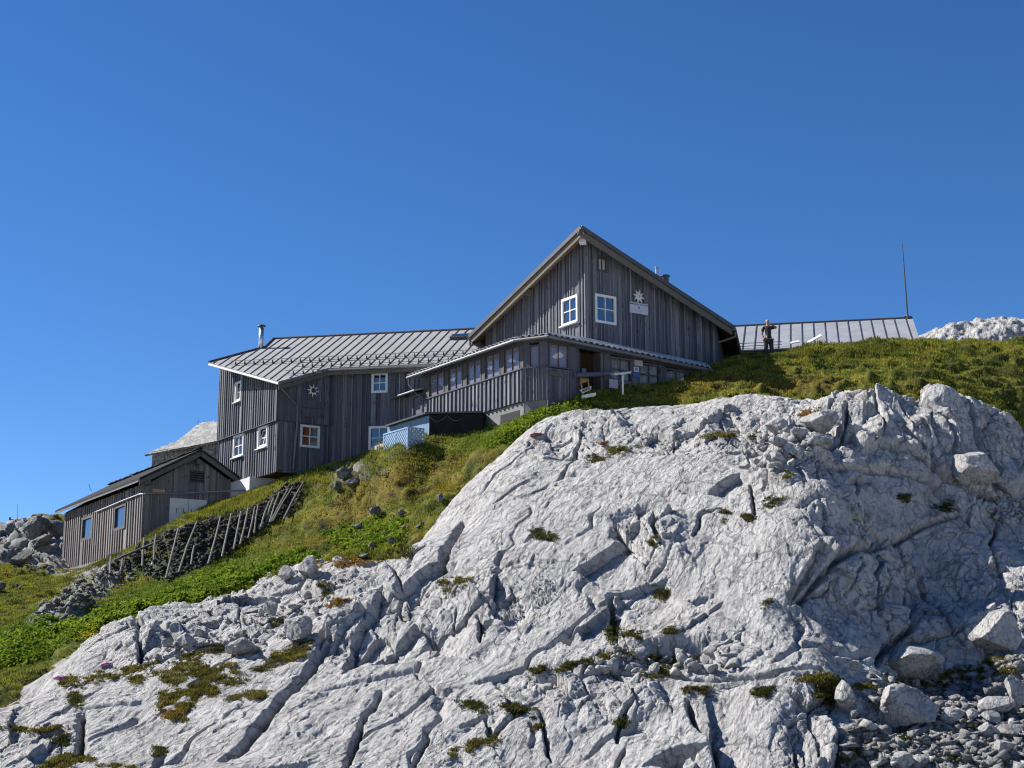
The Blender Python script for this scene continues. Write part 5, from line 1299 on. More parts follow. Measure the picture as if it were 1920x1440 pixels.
# wide ground sheet below everything, out to the horizon
m_, nt_, b_ = new_mat('valley_ground'); nt_.links.new(ramp(nt_, noise(nt_, geo(nt_), .02, 6), [(.35, (.42, .41, .38)), (.65, (.60, .59, .56))]), b_.inputs['Base Color']); b_.inputs['Roughness'].default_value = .95
mb = MB(); n_ = 24; vs = []; fs = []
for j in range(n_ + 1):
    for i in range(n_ + 1):
        X_, Y_ = -1500 + 3000 * i / n_, -1500 + 3000 * j / n_; vs.append(Vector((X_, Y_, -9 - .02 * max(0, abs(X_) + abs(Y_) - 200))))
for j in range(n_):
    for i in range(n_): q = j * (n_ + 1) + i; fs.append((q, q + 1, q + n_ + 2, q + n_ + 1))
mb.add(vs, fs); tag(mb.build('valley_ground', m_), kind='structure')

class FanSampler:
    def __init__(s, Zg, T0, T1, inv): s.Z = Zg; s.T0 = T0; s.T1 = T1; s.inv = inv
    def __call__(s, x, y):
        nr, nc = s.Z.shape; c = (x / y - s.T0) / (s.T1 - s.T0) * (nc - 1); r = s.inv(y) * (nr - 1)
        ok = (c >= 0) & (c < nc - 1) & (r >= 0) & (r < nr - 1); c = np.clip(c, 0, nc - 1.001); r = np.clip(r, 0, nr - 1.001)
        ci = c.astype(int); ri = r.astype(int); cf = c - ci; rf = r - ri; Q = s.Z
        v = (Q[ri, ci] * (1 - cf) + Q[ri, ci + 1] * cf) * (1 - rf) + (Q[ri + 1, ci] * (1 - cf) + Q[ri + 1, ci + 1] * cf) * rf
        return np.where(ok, v, -99)
rock_z = FanSampler(RZ, -.47, .47, lambda y: np.log(np.maximum(y, 1) / YN) / math.log(YF / YN))
grass_z = FanSampler(gV[:, 2].reshape(GR_, GT), -.62, .62, lambda y: np.log(np.maximum(y, 1) / 30.0) / math.log(125 / 30.0))
ALLV = np.concatenate([rockV, gV]); AB = zbuf(ALLV, 3.0)
def surf(px, py):
    q = look(AB, ALLV, px, py, 5); return Vector(q) if q is not None else P(px, py, 45)

# ================================================================== stones
def ico(sub):
    bm = bmesh.new(); bmesh.ops.create_icosphere(bm, subdivisions=sub, radius=1)
    v = np.array([q.co[:] for q in bm.verts]); f = np.array([[q.index for q in p.verts] for p in bm.faces]); bm.free(); return v, f
CUBE = (np.array([(a, b, c) for a in (-1, 1) for b in (-1, 1) for c in (-1, 1)], float), np.array([(0, 1, 3), (0, 3, 2), (4, 6, 7), (4, 7, 5), (0, 4, 5), (0, 5, 1), (2, 3, 7), (2, 7, 6), (0, 2, 6), (0, 6, 4), (1, 5, 7), (1, 7, 3)]))
ICO1 = ico(1); ICO2 = ico(2); ICO5 = ico(5)
def stone_shape(V_, seed, cuts=9, rough=.10, d0=.5, d1=.86):
    rg = np.random.default_rng(seed); v = V_.copy()
    for k in range(cuts):
        nn = rg.normal(size=3); nn /= np.linalg.norm(nn); d = rg.uniform(d0, d1); e = np.maximum(0, v @ nn - d); v -= e[:, None] * nn * .93
    o = rg.uniform(-50, 50, 3)
    if rough > 0:
        a = v + o
        h = fbm(a[:, 0], a[:, 1], a[:, 2], 1.3, 3) * rough * 1.3 + np.abs(fbm(a[:, 0], a[:, 1], a[:, 2], 3.3, 2)) * rough * .6 - rough * .2 + fbm(a[:, 0], a[:, 1], a[:, 2], 9, 2) * rough * .22
        v = v * (1 + h)[:, None]
    return v
def chunk(seed):
    rg = np.random.default_rng(seed); v = CUBE[0] + rg.uniform(-.42, .42, (8, 3)); v[:, 0] += v[:, 2] * rg.uniform(-.5, .5); v = v * np.array([1, rg.uniform(.5, 1), rg.uniform(.35, .8)]); return v / np.abs(v).max()
def rotm(ax, ay, az): return np.array((Matrix.Rotation(az, 3, 'Z') @ Matrix.Rotation(ay, 3, 'Y') @ Matrix.Rotation(ax, 3, 'X')))
def boulder(px, py, wp, hp, label, seed, tilt=0, group=None, cuts=9, rough=.10, mat='stone', dep=.85, name='boulder', push=0):
    g = surf(px, py + hp * .42); Y_ = g.y - push
    k = Y_ / 2800.0; w_, h_ = wp * k / 2, hp * k / 2
    c = P(px, py, Y_ + .25 * w_)
    v = stone_shape(ICO5[0], seed, cuts + 4, rough, .42, .80)
    ext = np.abs(v).max(0); v = v / ext
    rg = np.random.default_rng(seed + 1)
    v = v * np.array([w_, max(w_, h_) * dep, h_ * 1.12])
    ct, st_ = math.cos(tilt), math.sin(tilt); v = np.stack([v[:, 0] * ct - v[:, 2] * st_, v[:, 1], v[:, 0] * st_ + v[:, 2] * ct], 1)
    base = np.array([c.x, c.y, c.z - h_])
    o = mesh_np(name, v + np.array(c), ICO5[1], M[mat], True, None, None, tuple(base)); tag(o, label, 'boulder', group); return o
def scatter_stones(name, pts, sizes, mat, shape=ICO1, nvar=14, seed=5, kind='stuff', sink=.25, flat=.7):
    rg = np.random.default_rng(seed); var = [stone_shape(shape[0], seed * 100 + i, 10, .0 if len(shape[0]) < 20 else .06, .30, .72) for i in range(nvar)]
    var = [q / np.abs(q).max() for q in var] if shape is not ICO1 else [chunk(seed * 100 + i) for i in range(nvar * 3)]; nvar = len(var); shape = CUBE if shape is ICO1 else shape
    VV = []; FF = []; b = 0
    for p, s_ in zip(pts, sizes):
        q = var[rg.integers(nvar)] * s_ * np.array([1, rg.uniform(.6, 1.1), rg.uniform(.45, .9) * flat / .7])
        q = q @ rotm(rg.uniform(-.5, .5), rg.uniform(-.5, .5), rg.uniform(0, 6.28)).T
        VV.append(q + np.array(p) + np.array([0, 0, s_ * (.5 - sink)])); FF.append(shape[1] + b); b += len(q)
    o = mesh_np(name, np.concatenate(VV), np.concatenate(FF), M[mat], False)
    if kind: tag(o, kind=kind)
    return o
def sample_poly(poly, n, rg):
    p = pz(poly); lo, hi = p.min(0), p.max(0); out = []
    while len(out) < n:
        a = rg.uniform(lo, hi, (n * 2, 2)); a = a[in_poly(a[:, 0], a[:, 1], poly)]; out += list(map(tuple, a))
    return out[:n]
rg = np.random.default_rng(21)
SCREE = [(1640,1262),(1760,1258),(1925,1225),(2000,1230),(2000,1460),(1560,1460),(1590,1400),(1600,1345),(1640,1330)]
pts = [surf(*q) for q in sample_poly(SCREE, 15000, rg)]; sz = np.minimum(.020 * rg.pareto(1.9, 15000) + .013, .19)
scatter_stones('scree', pts, sz, 'scree', ICO1, 24, 31)
big = [surf(*q) for q in sample_poly(SCREE, 45, rg)]; scatter_stones('scree_blocks', big, rg.uniform(.10, .26, 45), 'stone', ICO1, 14, 32)
RUB = [(55,1165),(95,1130),(130,1090),(200,1070),(262,1058),(250,1090),(200,1110),(150,1150),(90,1175)]
pts = [surf(*q) for q in sample_poly(RUB, 800, rg)]; scatter_stones('rubble', pts, np.minimum(.025 * rg.pareto(1.6, 800) + .025, .18), 'rubble_stone', ICO1, 14, 33)
LR = [(-60,1040),(-60,990),(20,985),(60,962),(118,966),(120,1050),(60,1100),(0,1110)]
pts = [surf(*q) for q in sample_poly(LR, 130, rg)]; scatter_stones('crest_rubble', pts, np.minimum(.06 * rg.pareto(1.6, 130) + .04, .30), 'rubble_stone', ICO2, 14, 34)
GUL = [(1395,850),(1420,805),(1470,790),(1530,835),(1500,865),(1450,880),(1425,890)]
pts = [surf(*q) for q in sample_poly(GUL, 60, rg)]; scatter_stones('gully_stones', pts, rg.uniform(.05, .2, 60), 'stone', ICO2, 14, 35, sink=.1)
GU2 = [(1840,930),(1925,925),(1925,975),(1880,980),(1850,950)]
pts = [surf(*q) for q in sample_poly(GU2, 220, rg)]; scatter_stones('ledge_gravel', pts, rg.uniform(.05, .2, 220), 'stone', ICO2, 14, 36)
LGE = [(220,1235),(420,1155),(560,1110),(640,1120),(590,1190),(480,1225),(330,1240)]
pts = [surf(*q) for q in sample_poly(LGE, 110, rg)]; scatter_stones('ledge_stones', pts, np.minimum(.05 * rg.pareto(1.8, 110) + .04, .2), 'stone', ICO2, 14, 37, sink=.2)
MID = [(1080,1240),(1200,1215),(1340,1225),(1420,1255),(1250,1265),(1120,1260)]
pts = [surf(*q) for q in sample_poly(MID, 130, rg)]; scatter_stones('ledge_chips', pts, np.minimum(.05 * rg.pareto(1.8, 130) + .05, .25), 'stone', ICO2, 14, 38, sink=.2)

BL_ = [
 (1541,786,86,54,'rounded grey boulder perched on the rock crest left of the shaded wall','boulders on the rock crest',.10,7,.07),
 (1497,812,42,30,'upper of two knobbly stones below the rounded crest boulder','boulders on the rock crest',.1,9,.1),
 (1536,826,56,26,'flat darker stone wedged under the rounded crest boulder','boulders on the rock crest',0,9,.1),
 (1455,796,52,34,'block with a cracked shady side left of the rounded crest boulder','boulders on the rock crest',.25,8,.08),
 (1459,829,40,24,'tilted pale block at the head of the stony gully','boulders on the rock crest',.15,11,.06),
 (1486,844,46,26,'broad block in the gully with a shadowed right face','boulders on the rock crest',.1,10,.07),
 (1454,856,30,22,'small square-cut block resting in the middle of the gully','boulders on the rock crest',.3,11,.05),
 (1824,879,118,66,'large dark tilted slab block lying under the upper right crest','boulders on the rock crest',-.18,10,.05),
 (1897,905,74,70,'pale-topped boulder at the right edge below the crest','boulders on the rock crest',.2,9,.09),
 (1862,1190,98,92,'sunlit leaning boulder in the shaded bay above the scree','boulders beside the scree',-.2,9,.07),
 (1697,1243,152,64,'broad pale slab boulder where the shaded wall meets the scree','boulders beside the scree',-.08,8,.07),
 (1683,1332,142,88,'largest lumpy boulder bedded in the scree, with hollows in its face','boulders beside the scree',-.12,7,.12),
 (1582,1308,46,58,'upright smooth boulder in the moss left of the largest scree boulder','boulders beside the scree',.15,8,.04),
 (1862,1323,80,38,'long low rounded boulder in the upper scree','boulders beside the scree',.1,8,.07),
 (1786,1343,48,32,'grey block left of the long low scree boulder','boulders beside the scree',.1,10,.06),
 (1824,1341,22,24,'small egg-shaped stone between two scree boulders','boulders beside the scree',0,7,.04),
 (1905,1300,44,62,'steep angular boulder at the right edge of the scree','boulders beside the scree',.5,11,.06),
 (1858,1346,36,24,'low wedge-shaped stone under the long low scree boulder','boulders beside the scree',.1,10,.06),
 (1855,1372,44,30,'pointed pale block in the middle scree','boulders beside the scree',-.3,12,.05),
 (1893,1370,52,28,'broad pale block near the right edge of the middle scree','boulders beside the scree',.15,10,.06),
 (1880,1398,46,28,'flat-topped grey block in the lower right scree','boulders beside the scree',.05,11,.05),
 (1692,1426,50,30,'smooth rounded stone at the lower edge of the scree','boulders beside the scree',.15,7,.05),
 (1728,1428,44,26,'second rounded stone beside it at the lower edge of the scree','boulders beside the scree',.15,8,.05),
 (1600,1250,34,22,'small grey stone in the moss seam above the upright boulder','boulders beside the scree',0,10,.06),
 (722,883,26,18,'pale rounded stone in the turf below the blue lattice','stones in the grass',.3,9,.1),
 (790,868,12,10,'tiny stone in the turf right of the pale rounded one','stones in the grass',.2,9,.1),
 (648,878,52,32,'upper grey outcrop block under the grassy knoll by the annex','stones in the grass',.3,9,.13),
 (634,902,34,26,'lower outcrop block under the grassy knoll by the annex','stones in the grass',.4,9,.13),
 (662,895,42,30,'shadowed outcrop block right of the knoll','stones in the grass',.5,9,.1),
 (704,951,36,26,'light topped boulder half way up the turf slope','stones in the grass',.3,9,.12),
 (672,981,42,18,'low flat rock under an ochre moss ledge','stones in the grass',.25,10,.12),
 (752,956,28,18,'jagged stone right of the light topped turf boulder','stones in the grass',.4,11,.12),
 (826,925,26,28,'grey stone beside the big slab edge in the turf','stones in the grass',.3,9,.12),
 (697,1014,24,26,'left stone of a pair just above the rock edge','stones in the grass',.5,9,.12),
 (735,1008,26,22,'right stone of a pair just above the rock edge','stones in the grass',.2,9,.12),
 (756,985,18,10,'low sliver of stone above the stone pair','stones in the grass',.2,9,.1),
 (788,981,34,10,'long pale sliver of stone next to the slab edge','stones in the grass',.45,9,.1),
 (684,1037,40,14,'flat ledge stone on the lower turf margin','stones in the grass',.1,9,.12),
 (574,1062,44,40,'dark sided boulder at the top of the broken ledges','boulders on the broken ledges',.5,9,.08),
 (540,1075,36,30,'smaller boulder left of the dark sided ledge boulder','boulders on the broken ledges',.5,9,.08),
 (560,1180,60,52,'big cracked boulder leaning on the ramp above the moss','boulders on the broken ledges',.6,9,.1),
 (450,1212,70,34,'broad low boulder in the broken ledges above the moss','boulders on the broken ledges',.2,9,.1),
 (348,1198,44,28,'rounded boulder in the middle of the broken ledges','boulders on the broken ledges',.2,8,.1),
 (508,1140,30,30,'upright block high in the broken ledges','boulders on the broken ledges',.6,10,.08),
 (75,985,58,44,'large grey crag beside the board hut end','crags on the left skyline',.7,8,.1),
 (108,990,34,40,'dark crag touching the board hut','crags on the left skyline',.8,8,.1),
 (72,1018,50,24,'lower crag under the left skyline','crags on the left skyline',.4,9,.1),
 (40,1048,60,22,'slanting pale slab below the left skyline crags','crags on the left skyline',.6,9,.08),
]
for i, (px, py, w_, h_, lb, gr, tl, cu, ro) in enumerate(BL_):
    kk = .66 if gr == 'stones in the grass' else 1
    boulder(px, py + (h_ * .30 if gr == 'stones in the grass' else 0), w_ * kk, h_ * kk, lb, 200 + i, tl, gr, cu, ro, 'rubble_stone' if gr in ('stones in the grass', 'crags on the left skyline') else 'stone')
# far rock hump behind the crest on the right
HB = FanSampler  # (kept simple: its own height field)
nx_, ny_ = 260, 120; u = np.linspace(0, 1, nx_); v = np.linspace(0, 1, ny_); U, Vv = np.meshgrid(u, v)
prof_px = np.array([1715, 1740, 1775, 1810, 1840, 1870, 1920, 2000, 2100]); prof_py = np.array([640, 621, 600, 589, 584, 582, 580, 585, 600])
cx_ = 1700 + 420 * U; topy = np.interp(cx_, prof_px, prof_py); Yh_ = 72 + 14 * Vv
ztop = (1300 - topy) / 2800 * 78
HX = (cx_ - 960) / 2800 * 78 * (Yh_ / 78) ; HZ0 = 11.5; HZ = HZ0 + (ztop - HZ0) * np.sin(np.clip(Vv * 2.1, 0, math.pi) * .75 * math.pi / 2.1 / .75 * 1.0 * .9)
hx, hy, hz_ = HX.ravel(), Yh_.ravel(), HZ.ravel()
d_ = .22 * fbm(hx, hy, hz_, .8, 3) + .16 * ridged(hx, hy, hz_, 1.1, 3) - .1
hv = np.c_[hx - .3 * d_, hy - d_ * .7, hz_ + d_ * .6]
tag(mesh_np('rock_hill', hv, grid_faces(ny_, nx_), M['rock'], True), kind='structure')

# ================================================================== vegetation
def blades(name, pos, hgt, wid, nb, cols, lean=.5, spread=.06, up=None, kindt='stuff', seed=1, droop=0):
    """tufts of nb pointed blades at pos (n,3)"""
    rg = np.random.default_rng(seed); n = len(pos); N = n * nb
    p = np.repeat(pos, nb, 0); h = np.repeat(hgt, nb) * rg.uniform(.6, 1.15, N); w_ = np.repeat(wid, nb) * rg.uniform(.7, 1.3, N)
    th = rg.uniform(0, 2 * math.pi, N); p = p + np.c_[rg.normal(size=N), rg.normal(size=N), np.zeros(N)] * np.repeat(spread, nb)[:, None] if hasattr(spread, '__len__') else p + np.c_[rg.normal(size=N), rg.normal(size=N), np.zeros(N)] * spread
    d = np.c_[np.cos(th), np.sin(th), 0 * th]; a2 = rg.uniform(0, 2 * math.pi, N); l = np.abs(rg.normal(size=N)) * lean
    tip = p + np.c_[np.cos(a2) * l * h, np.sin(a2) * l * h, h]
    s_ = d * (w_ / 2)[:, None]; base = p - np.array([0, 0, .02])
    mid = (base + tip) * .5 + np.c_[0 * h, 0 * h, h * .12]
    VV = np.stack([base - s_, base + s_, mid + s_ * .8, mid - s_ * .8, tip], 1).reshape(-1, 3)
    i = np.arange(N)[:, None] * 5
    FF = np.concatenate([i + np.array([[0, 1, 2]]), i + np.array([[0, 2, 3]]), i + np.array([[3, 2, 4]])], 0)
    c = np.repeat(cols, nb, 0) * rg.uniform(.75, 1.25, (N, 1)); c = np.repeat(c, 5, 0)
    o = mesh_np(name, VV, FF, M['leaf'], False, c); tag(o, kind=kindt); return o
rg = np.random.default_rng(77)
n = 420000
t = rg.uniform(-.40, .40, n); yy = rg.uniform(36 ** 2, 67 ** 2, n) ** .5; xx = t * yy
zz = grass_z(xx, yy); rz = rock_z(xx, yy); ok = zz > rz + .0
xx, yy, zz = xx[ok], yy[ok], zz[ok]
qx, qy, _ = proj(np.c_[xx, yy, zz])
inside = in_poly(qx, qy, EMB); ro_ = np.maximum.reduce([region(qx, qy, 40, 1010, 150, 55, 20), region(qx, qy, 655, 885, 45, 26, -15), region(qx, qy, 150, 1115, 110, 28, -35)])
keep = ~(inside & (rg.random(len(xx)) < .88)) & ~((ro_ > .5) & (rg.random(len(xx)) < .7))
keep &= fbm(xx, yy, zz, 3.2, 2) > -.28 - .5 * (rg.random(len(xx)) < .35)
# not on the floors and below the walls of the buildings
keep &= ~((qx > 415) & (qx < 560) & (yy > 60.5)) & ~((qx > 560) & (qx < 800) & (yy > 59.8)) & ~((qx > 800) & (qx < 1000) & (yy > 54.0 + (1000 - qx) * .02)) & ~((qx > 1000) & (qx < 1310) & (yy > 52.6 + (qx - 1030) * .0135))
xx, yy, zz, qx, qy = xx[keep], yy[keep], zz[keep], qx[keep], qy[keep]
cols = turf_cols(xx, yy, zz, qx, qy)
lum = cols @ np.array([.4, .5, .1]); redness = cols[:, 0] / (cols[:, 1] + 1e-6)
cl = .5 + .5 * fbm(xx, yy, zz, 1.6, 2)
hg = (.030 + .05 * np.clip(cl, 0, 1.2)) * np.where(redness > 1.15, .55, 1.0)
crest = np.maximum.reduce([region(qx, qy, 1560, 655, 280, 26, 0, .6), region(qx, qy, 650, 862, 90, 14, -18, .6), region(qx, qy, 420, 965, 130, 22, -20, .6), region(qx, qy, 560, 905, 60, 12, 0, .6), region(qx, qy, 270, 1020, 80, 30, -20, .6), region(qx, qy, 700, 1045, 80, 15, -10, .6)])
hg = hg * (1 + 1.6 * crest) * (1 - .6 * region(qx, qy, 1440, 668, 40, 14)); wd = .012 + .020 * rg.random(len(xx)) + .01 * (redness > 1.1)
print('tufts', len(xx))
sub = rg.random(len(xx)) < 1.0
blades('grass', np.c_[xx, yy, zz][sub], hg[sub], wd[sub], 5, cols[sub], .55, .07, seed=3)
# broad-leaved dock in the hollows
DOCK = [[(130,1175),(200,1135),(270,1125),(330,1095),(420,1060),(440,1052),(420,1090),(480,1062),(560,1030),(600,1040),(470,1085),(330,1140),(240,1165),(170,1190)], [(0,1195),(60,1165),(130,1160),(150,1180),(100,1215),(40,1245),(0,1250)], [(940,800),(1000,772),(1090,752),(1120,752),(1040,765),(960,815),(900,845)], [(600,1000),(700,965),(760,970),(740,1030),(640,1030)]]
pp = []
for k, pl in enumerate(DOCK):
    for q in sample_poly(pl, (3400, 1300, 420, 600)[k], rg):
        s_ = surf(*q); pp.append(tuple(s_))
pp = np.array(pp); pp = pp + rg.normal(size=pp.shape) * np.array([.06, .10, .0]); zg = grass_z(pp[:, 0], pp[:, 1]); okk = zg > rock_z(pp[:, 0], pp[:, 1]); pp = pp[okk]; pp[:, 2] = zg[okk]
def leaves(name, pos, size, cols, seed, hmax=.22):
    rg = np.random.default_rng(seed); nb = 5; N = len(pos) * nb; p = np.repeat(pos, nb, 0); s_ = np.repeat(size, nb) * rg.uniform(.6, 1.2, N)
    th = rg.uniform(0, 2 * math.pi, N); el = rg.uniform(.1, 1.1, N)
    d = np.c_[np.cos(th) * np.cos(el), np.sin(th) * np.cos(el), np.sin(el)]; sd = np.c_[-np.sin(th), np.cos(th), 0 * th]
    b = p + np.c_[rg.normal(size=(N, 2)) * .05, rg.uniform(.0, hmax, N)]
    nrm = np.cross(d, sd); fold = nrm * (s_ * .18)[:, None]
    v0 = b; v1 = b + d * (s_ * .5)[:, None] + sd * (s_ * .36)[:, None] + fold; v2 = b + d * s_[:, None]; v3 = b + d * (s_ * .5)[:, None] - sd * (s_ * .36)[:, None] + fold
    VV = np.stack([v0, v1, v2, v3], 1).reshape(-1, 3); i = np.arange(N)[:, None] * 4
    FF = np.concatenate([i + np.array([[0, 1, 2]]), i + np.array([[0, 2, 3]])], 0)
    c = np.repeat(np.repeat(cols, nb, 0) * rg.uniform(.6, 1.35, (N, 1)), 4, 0)
    tag(mesh_np(name, VV, FF, M['leaf'], False, c), kind='stuff')
cf = np.clip(.5 + .8 * fbm(pp[:, 0], pp[:, 1], pp[:, 2], 1.2, 2), 0, 1)[:, None]
leaves('dock_leaves', pp, np.full(len(pp), .115), np.array([.12, .20, .018]) * (1 - cf) + np.array([.22, .30, .03]) * cf, 5, .11)
# yellow hawkbit heads
yp = [surf(*q) for pl, k in ((DOCK[2], 60), ([(1080,748),(1300,715),(1320,745),(1100,760)], 60), (DOCK[3], 40), ([(150,1185),(180,1170),(175,1205),(140,1210)], 70)) for q in sample_poly(pl, k, rg)]
yp = np.array([tuple(q) for q in yp]); yp[:, 2] += rg.uniform(.10, .22, len(yp))
leaves('yellow_flowers', yp, np.full(len(yp), .035), np.tile([.55, .42, .02], (len(yp), 1)), 8, .02)
# moss and cushions in the joints of the rock
MOSS = [(372,1275,72,34,-12,1),(335,1315,34,26,-35,1),(325,1330,18,12,-30,2),(470,1300,36,8,-8,1),(535,1228,38,13,-18,1),(850,1090,26,13,-12,1),(1018,1000,24,9,10,0),(1150,1228,48,9,-6,1),(1195,1188,20,8,10,0),(1175,1190,14,8,10,0),(1265,1238,48,9,0,0),(1232,1258,20,9,0,1),(1303,1292,24,8,0,0),(1430,1293,18,8,-10,0),(1545,1275,42,14,8,1),(1550,1300,26,16,20,0),(1690,1278,80,8,-2,1),(1790,1260,55,9,-14,1),(1830,1262,60,12,-6,1),(1880,1235,40,8,-8,1),(1470,886,15,8,-20,1),(1446,937,18,8,-20,0),(1360,958,9,14,20,0),(1404,966,11,6,10,0),(880,1398,46,9,-22,1),(886,1318,22,12,20,0),(962,1322,16,20,-30,0),(985,1330,20,8,0,0),(1075,1245,30,6,-10,0),(128,1272,18,8,-20,1),(143,1300,12,22,0,0),(215,1258,60,9,-14,1),(255,1270,14,8,0,1),(285,1260,8,6,0,1),(350,1232,30,7,-15,1),(400,1215,26,6,0,0),(62,1364,46,6,5,1),(115,1380,16,12,30,0),(120,1425,46,12,-10,1),(215,1437,34,7,0,1),(1148,1180,7,22,0,0),(1225,1016,12,7,10,0),(1690,1380,10,14,20,0),(1785,1370,11,7,0,0),(1818,1358,10,7,0,0),(1790,1412,18,9,0,0),(1585,1418,14,8,-10,0),(1612,1405,10,7,0,0),(1900,1320,12,8,0,1),(1870,1430,14,7,0,0),(1166,1355,7,9,0,0),(1350,812,34,5,-4,1),(1420,816,14,8,0,0),(1510,770,18,6,-20,2),(1165,838,34,7,-5,1),(1120,855,20,6,-8,0),(1256,1180,16,8,-10,0),(1130,828,10,3,0,2),(520,1160,18,8,-20,0),(495,1250,14,6,0,0),(610,1100,12,14,-20,0),(630,1125,22,6,-12,2),(590,1055,16,6,0,2),(655,1050,40,8,-4,2),(740,1035,40,9,-12,0),(1445,1130,14,9,0,0),(1240,1110,14,8,0,0),(300,1405,10,8,-50,0),(1700,930,12,7,0,0),(1770,948,16,9,0,0),(1020,1252,26,6,-8,0),(560,1210,24,6,-30,0),(1000,1350,6,16,-20,0)]
mp = []; mc = []
tone = [np.array([.065, .066, .018]), np.array([.15, .13, .026]), np.array([.28, .15, .028])]
for (cx_, cy_, rx_, ry_, an, k) in MOSS:
    nn = int(rx_ * ry_ * 1.5) + 40
    a = rg.uniform(0, 2 * math.pi, nn); r_ = rg.random(nn) ** .62 * 1.08 * (1 + .22 * np.sin(a * 3 + cx_) + .15 * np.sin(a * 7 + cy_)); ca, sa = math.cos(R_(an)), math.sin(R_(an))
    for u_, v_ in zip(np.cos(a) * r_ * rx_, np.sin(a) * r_ * ry_):
        q = look(AB, ALLV, cx_ + u_ * ca - v_ * sa, cy_ + u_ * sa + v_ * ca, 2)
        if q is not None: mp.append(q + rg.normal(size=3) * np.array([.02, .03, 0])); kk = k if rg.random() < .7 else rg.integers(0, 2); mc.append(tone[kk] * rg.uniform(.6, 1.4))
mp = np.array(mp); mc = np.array(mc); mk = fbm(mp[:, 0], mp[:, 1], mp[:, 2], 2.8, 3) > -.16; mp, mc = mp[mk], mc[mk]; mc = mc * (1 + .5 * fbm(mp[:, 0], mp[:, 1], mp[:, 2], 4, 2))[:, None].clip(.3, 1.6)
g_ = np.clip(.6 + .7 * fbm(mp[:, 0], mp[:, 1], mp[:, 2], 2.5, 2), .2, 1.5)
blades('moss', mp, .045 * g_ + .012, np.full(len(mp), .020), 6, mc, .9, .04, seed=9)
# flowering cushions
m_, nt_, b_ = new_mat('pink_blossom'); nt_.links.new(ramp(nt_, noise(nt_, geo(nt_), 28, 3), [(.4, (.10, .12, .03)), (.5, (.50, .14, .36)), (.7, (.62, .25, .48))]), b_.inputs['Base Color'])
m2, nt_, b_ = new_mat('red_cushion'); nt_.links.new(ramp(nt_, noise(nt_, geo(nt_), 22, 3), [(.4, (.10, .06, .03)), (.6, (.30, .07, .06))]), b_.inputs['Base Color'])
M['pink'] = m_; M['redc'] = m2
for px, py, w_, h_, mt, lb in ((197,1245,24,9,'pink','pink flower cushion under the lower left boulder edge'),(112,1271,28,9,'pink','magenta flower cushion, the largest and lowest on the left rocks'),(131,1291,12,7,'pink','small pink cushion just below the magenta one'),(1279,1229,9,10,'pink','single pale pink cushion in the moss seam of the middle rocks'),(1005,815,26,5,'redc','reddish plant cushion near the top edge of the smooth slab'),(1132,831,22,7,'redc','dark red cushion on the upper slab ledge')):
    boulder(px, py, w_, h_, lb, 900 + px, .1, 'flower cushions on the rock', 2, .2, mt, 1.0, 'flower_cushion')['category'] = 'flower cushion'

# ================================================================== stone embankment with its stakes
pts = []
for q in sample_poly(EMB, 2600, rg):
    if q[0] < 320 and rg.random() < .6: continue
    pts.append(surf(*q))
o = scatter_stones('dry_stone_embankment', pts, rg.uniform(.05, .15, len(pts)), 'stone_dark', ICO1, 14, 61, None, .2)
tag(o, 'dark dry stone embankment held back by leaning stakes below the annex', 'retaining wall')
z5 = lambda x_, y_: (x_ / 4.174, 780 + y_ / 4.174); z6 = lambda x_, y_: (380 + x_ / 4.8, 780 + y_ / 4.8)
ST = [(z5(868,1100), z5(860,1228), 1, 'short dark stake at the lower end of the bent rail'), (z5(960,1115), z5(945,1205), 1, 'stubby dark stake, second from the left, under the bent rail'), (z5(1130,955), z5(1115,1165), 1, 'tall dark stake behind the middle of the bent rail'), (z5(1222,925), z5(1205,1115), 1, 'dark stake behind the upper end of the bent rail'),
 (z5(1397,878), z5(1303,1252), 0, 'pale stake touching the upper end of the bent rail'), (z5(1542,828), z5(1405,1207), 0, 'long pale stake leaning right, just right of the rail end'), (z5(1521,1015), z5(1500,1145), 0, 'short thin stake between two long pale stakes'),
 (z6(162,903), z6(55,1312), 0, 'long pale stake below the white hatch corner, eighth from the left'), (z6(259,878), z6(178,1247), 0, 'pale stake, ninth from the left along the embankment'), (z6(346,858), z6(282,1182), 0, 'pale stake below the white plaster base, tenth from the left'), (z6(409,833), z6(342,1137), 0, 'pale stake, eleventh from the left along the embankment'), (z6(471,818), z6(415,1082), 1, 'darker thin stake, twelfth from the left along the embankment'), (z6(501,798), z6(468,1037), 1, 'steep thin stake, seventh from the upper end'),
 (z6(602,768), z6(530,982), 0, 'stake at the left of the close group near the upper end'), (z6(640,738), z6(570,962), 0, 'fifth stake from the upper end of the embankment'), (z6(692,688), z6(610,937), 0, 'fourth stake from the upper end of the embankment'), (z6(770,658), z6(625,932), 0, 'third stake from the upper end of the embankment'), (z6(811,638), z6(645,925), 0, 'second stake from the upper end of the embankment'), (z6(907,596), z6(740,908), 0, 'last and highest pale stake at the upper end of the embankment')]
for (tp, bp, dk, lb) in ST:
    yb, yt = surf(*bp).y, surf(*tp).y; yt = min(yt, yb + 2.6)
    sh_y = max([0] + [(yb + (yt - yb) * q) - surf(bp[0] + (tp[0] - bp[0]) * q, bp[1] + (tp[1] - bp[1]) * q).y for q in (.1, .25, .4, .55, .7, .85, .95)]) + .20
    b = P(bp[0], bp[1], yb - min(sh_y, 2.0)); t_ = P(tp[0], tp[1], yt - min(sh_y, 2.0))
    mb = MB(); mid = b.lerp(t_, .5) + Vector((random.uniform(-.03, .03), -.03, 0)); mb.tone = random.random()
    mb.tube([b - (t_ - b).normalized() * .15, mid, t_], [.042, .040, .034], 7)
    o = mb.build('stake', M['pole_dark'] if dk else M['pole'], loc=tuple(b)); tag(o, lb, 'stake', 'stakes along the embankment')
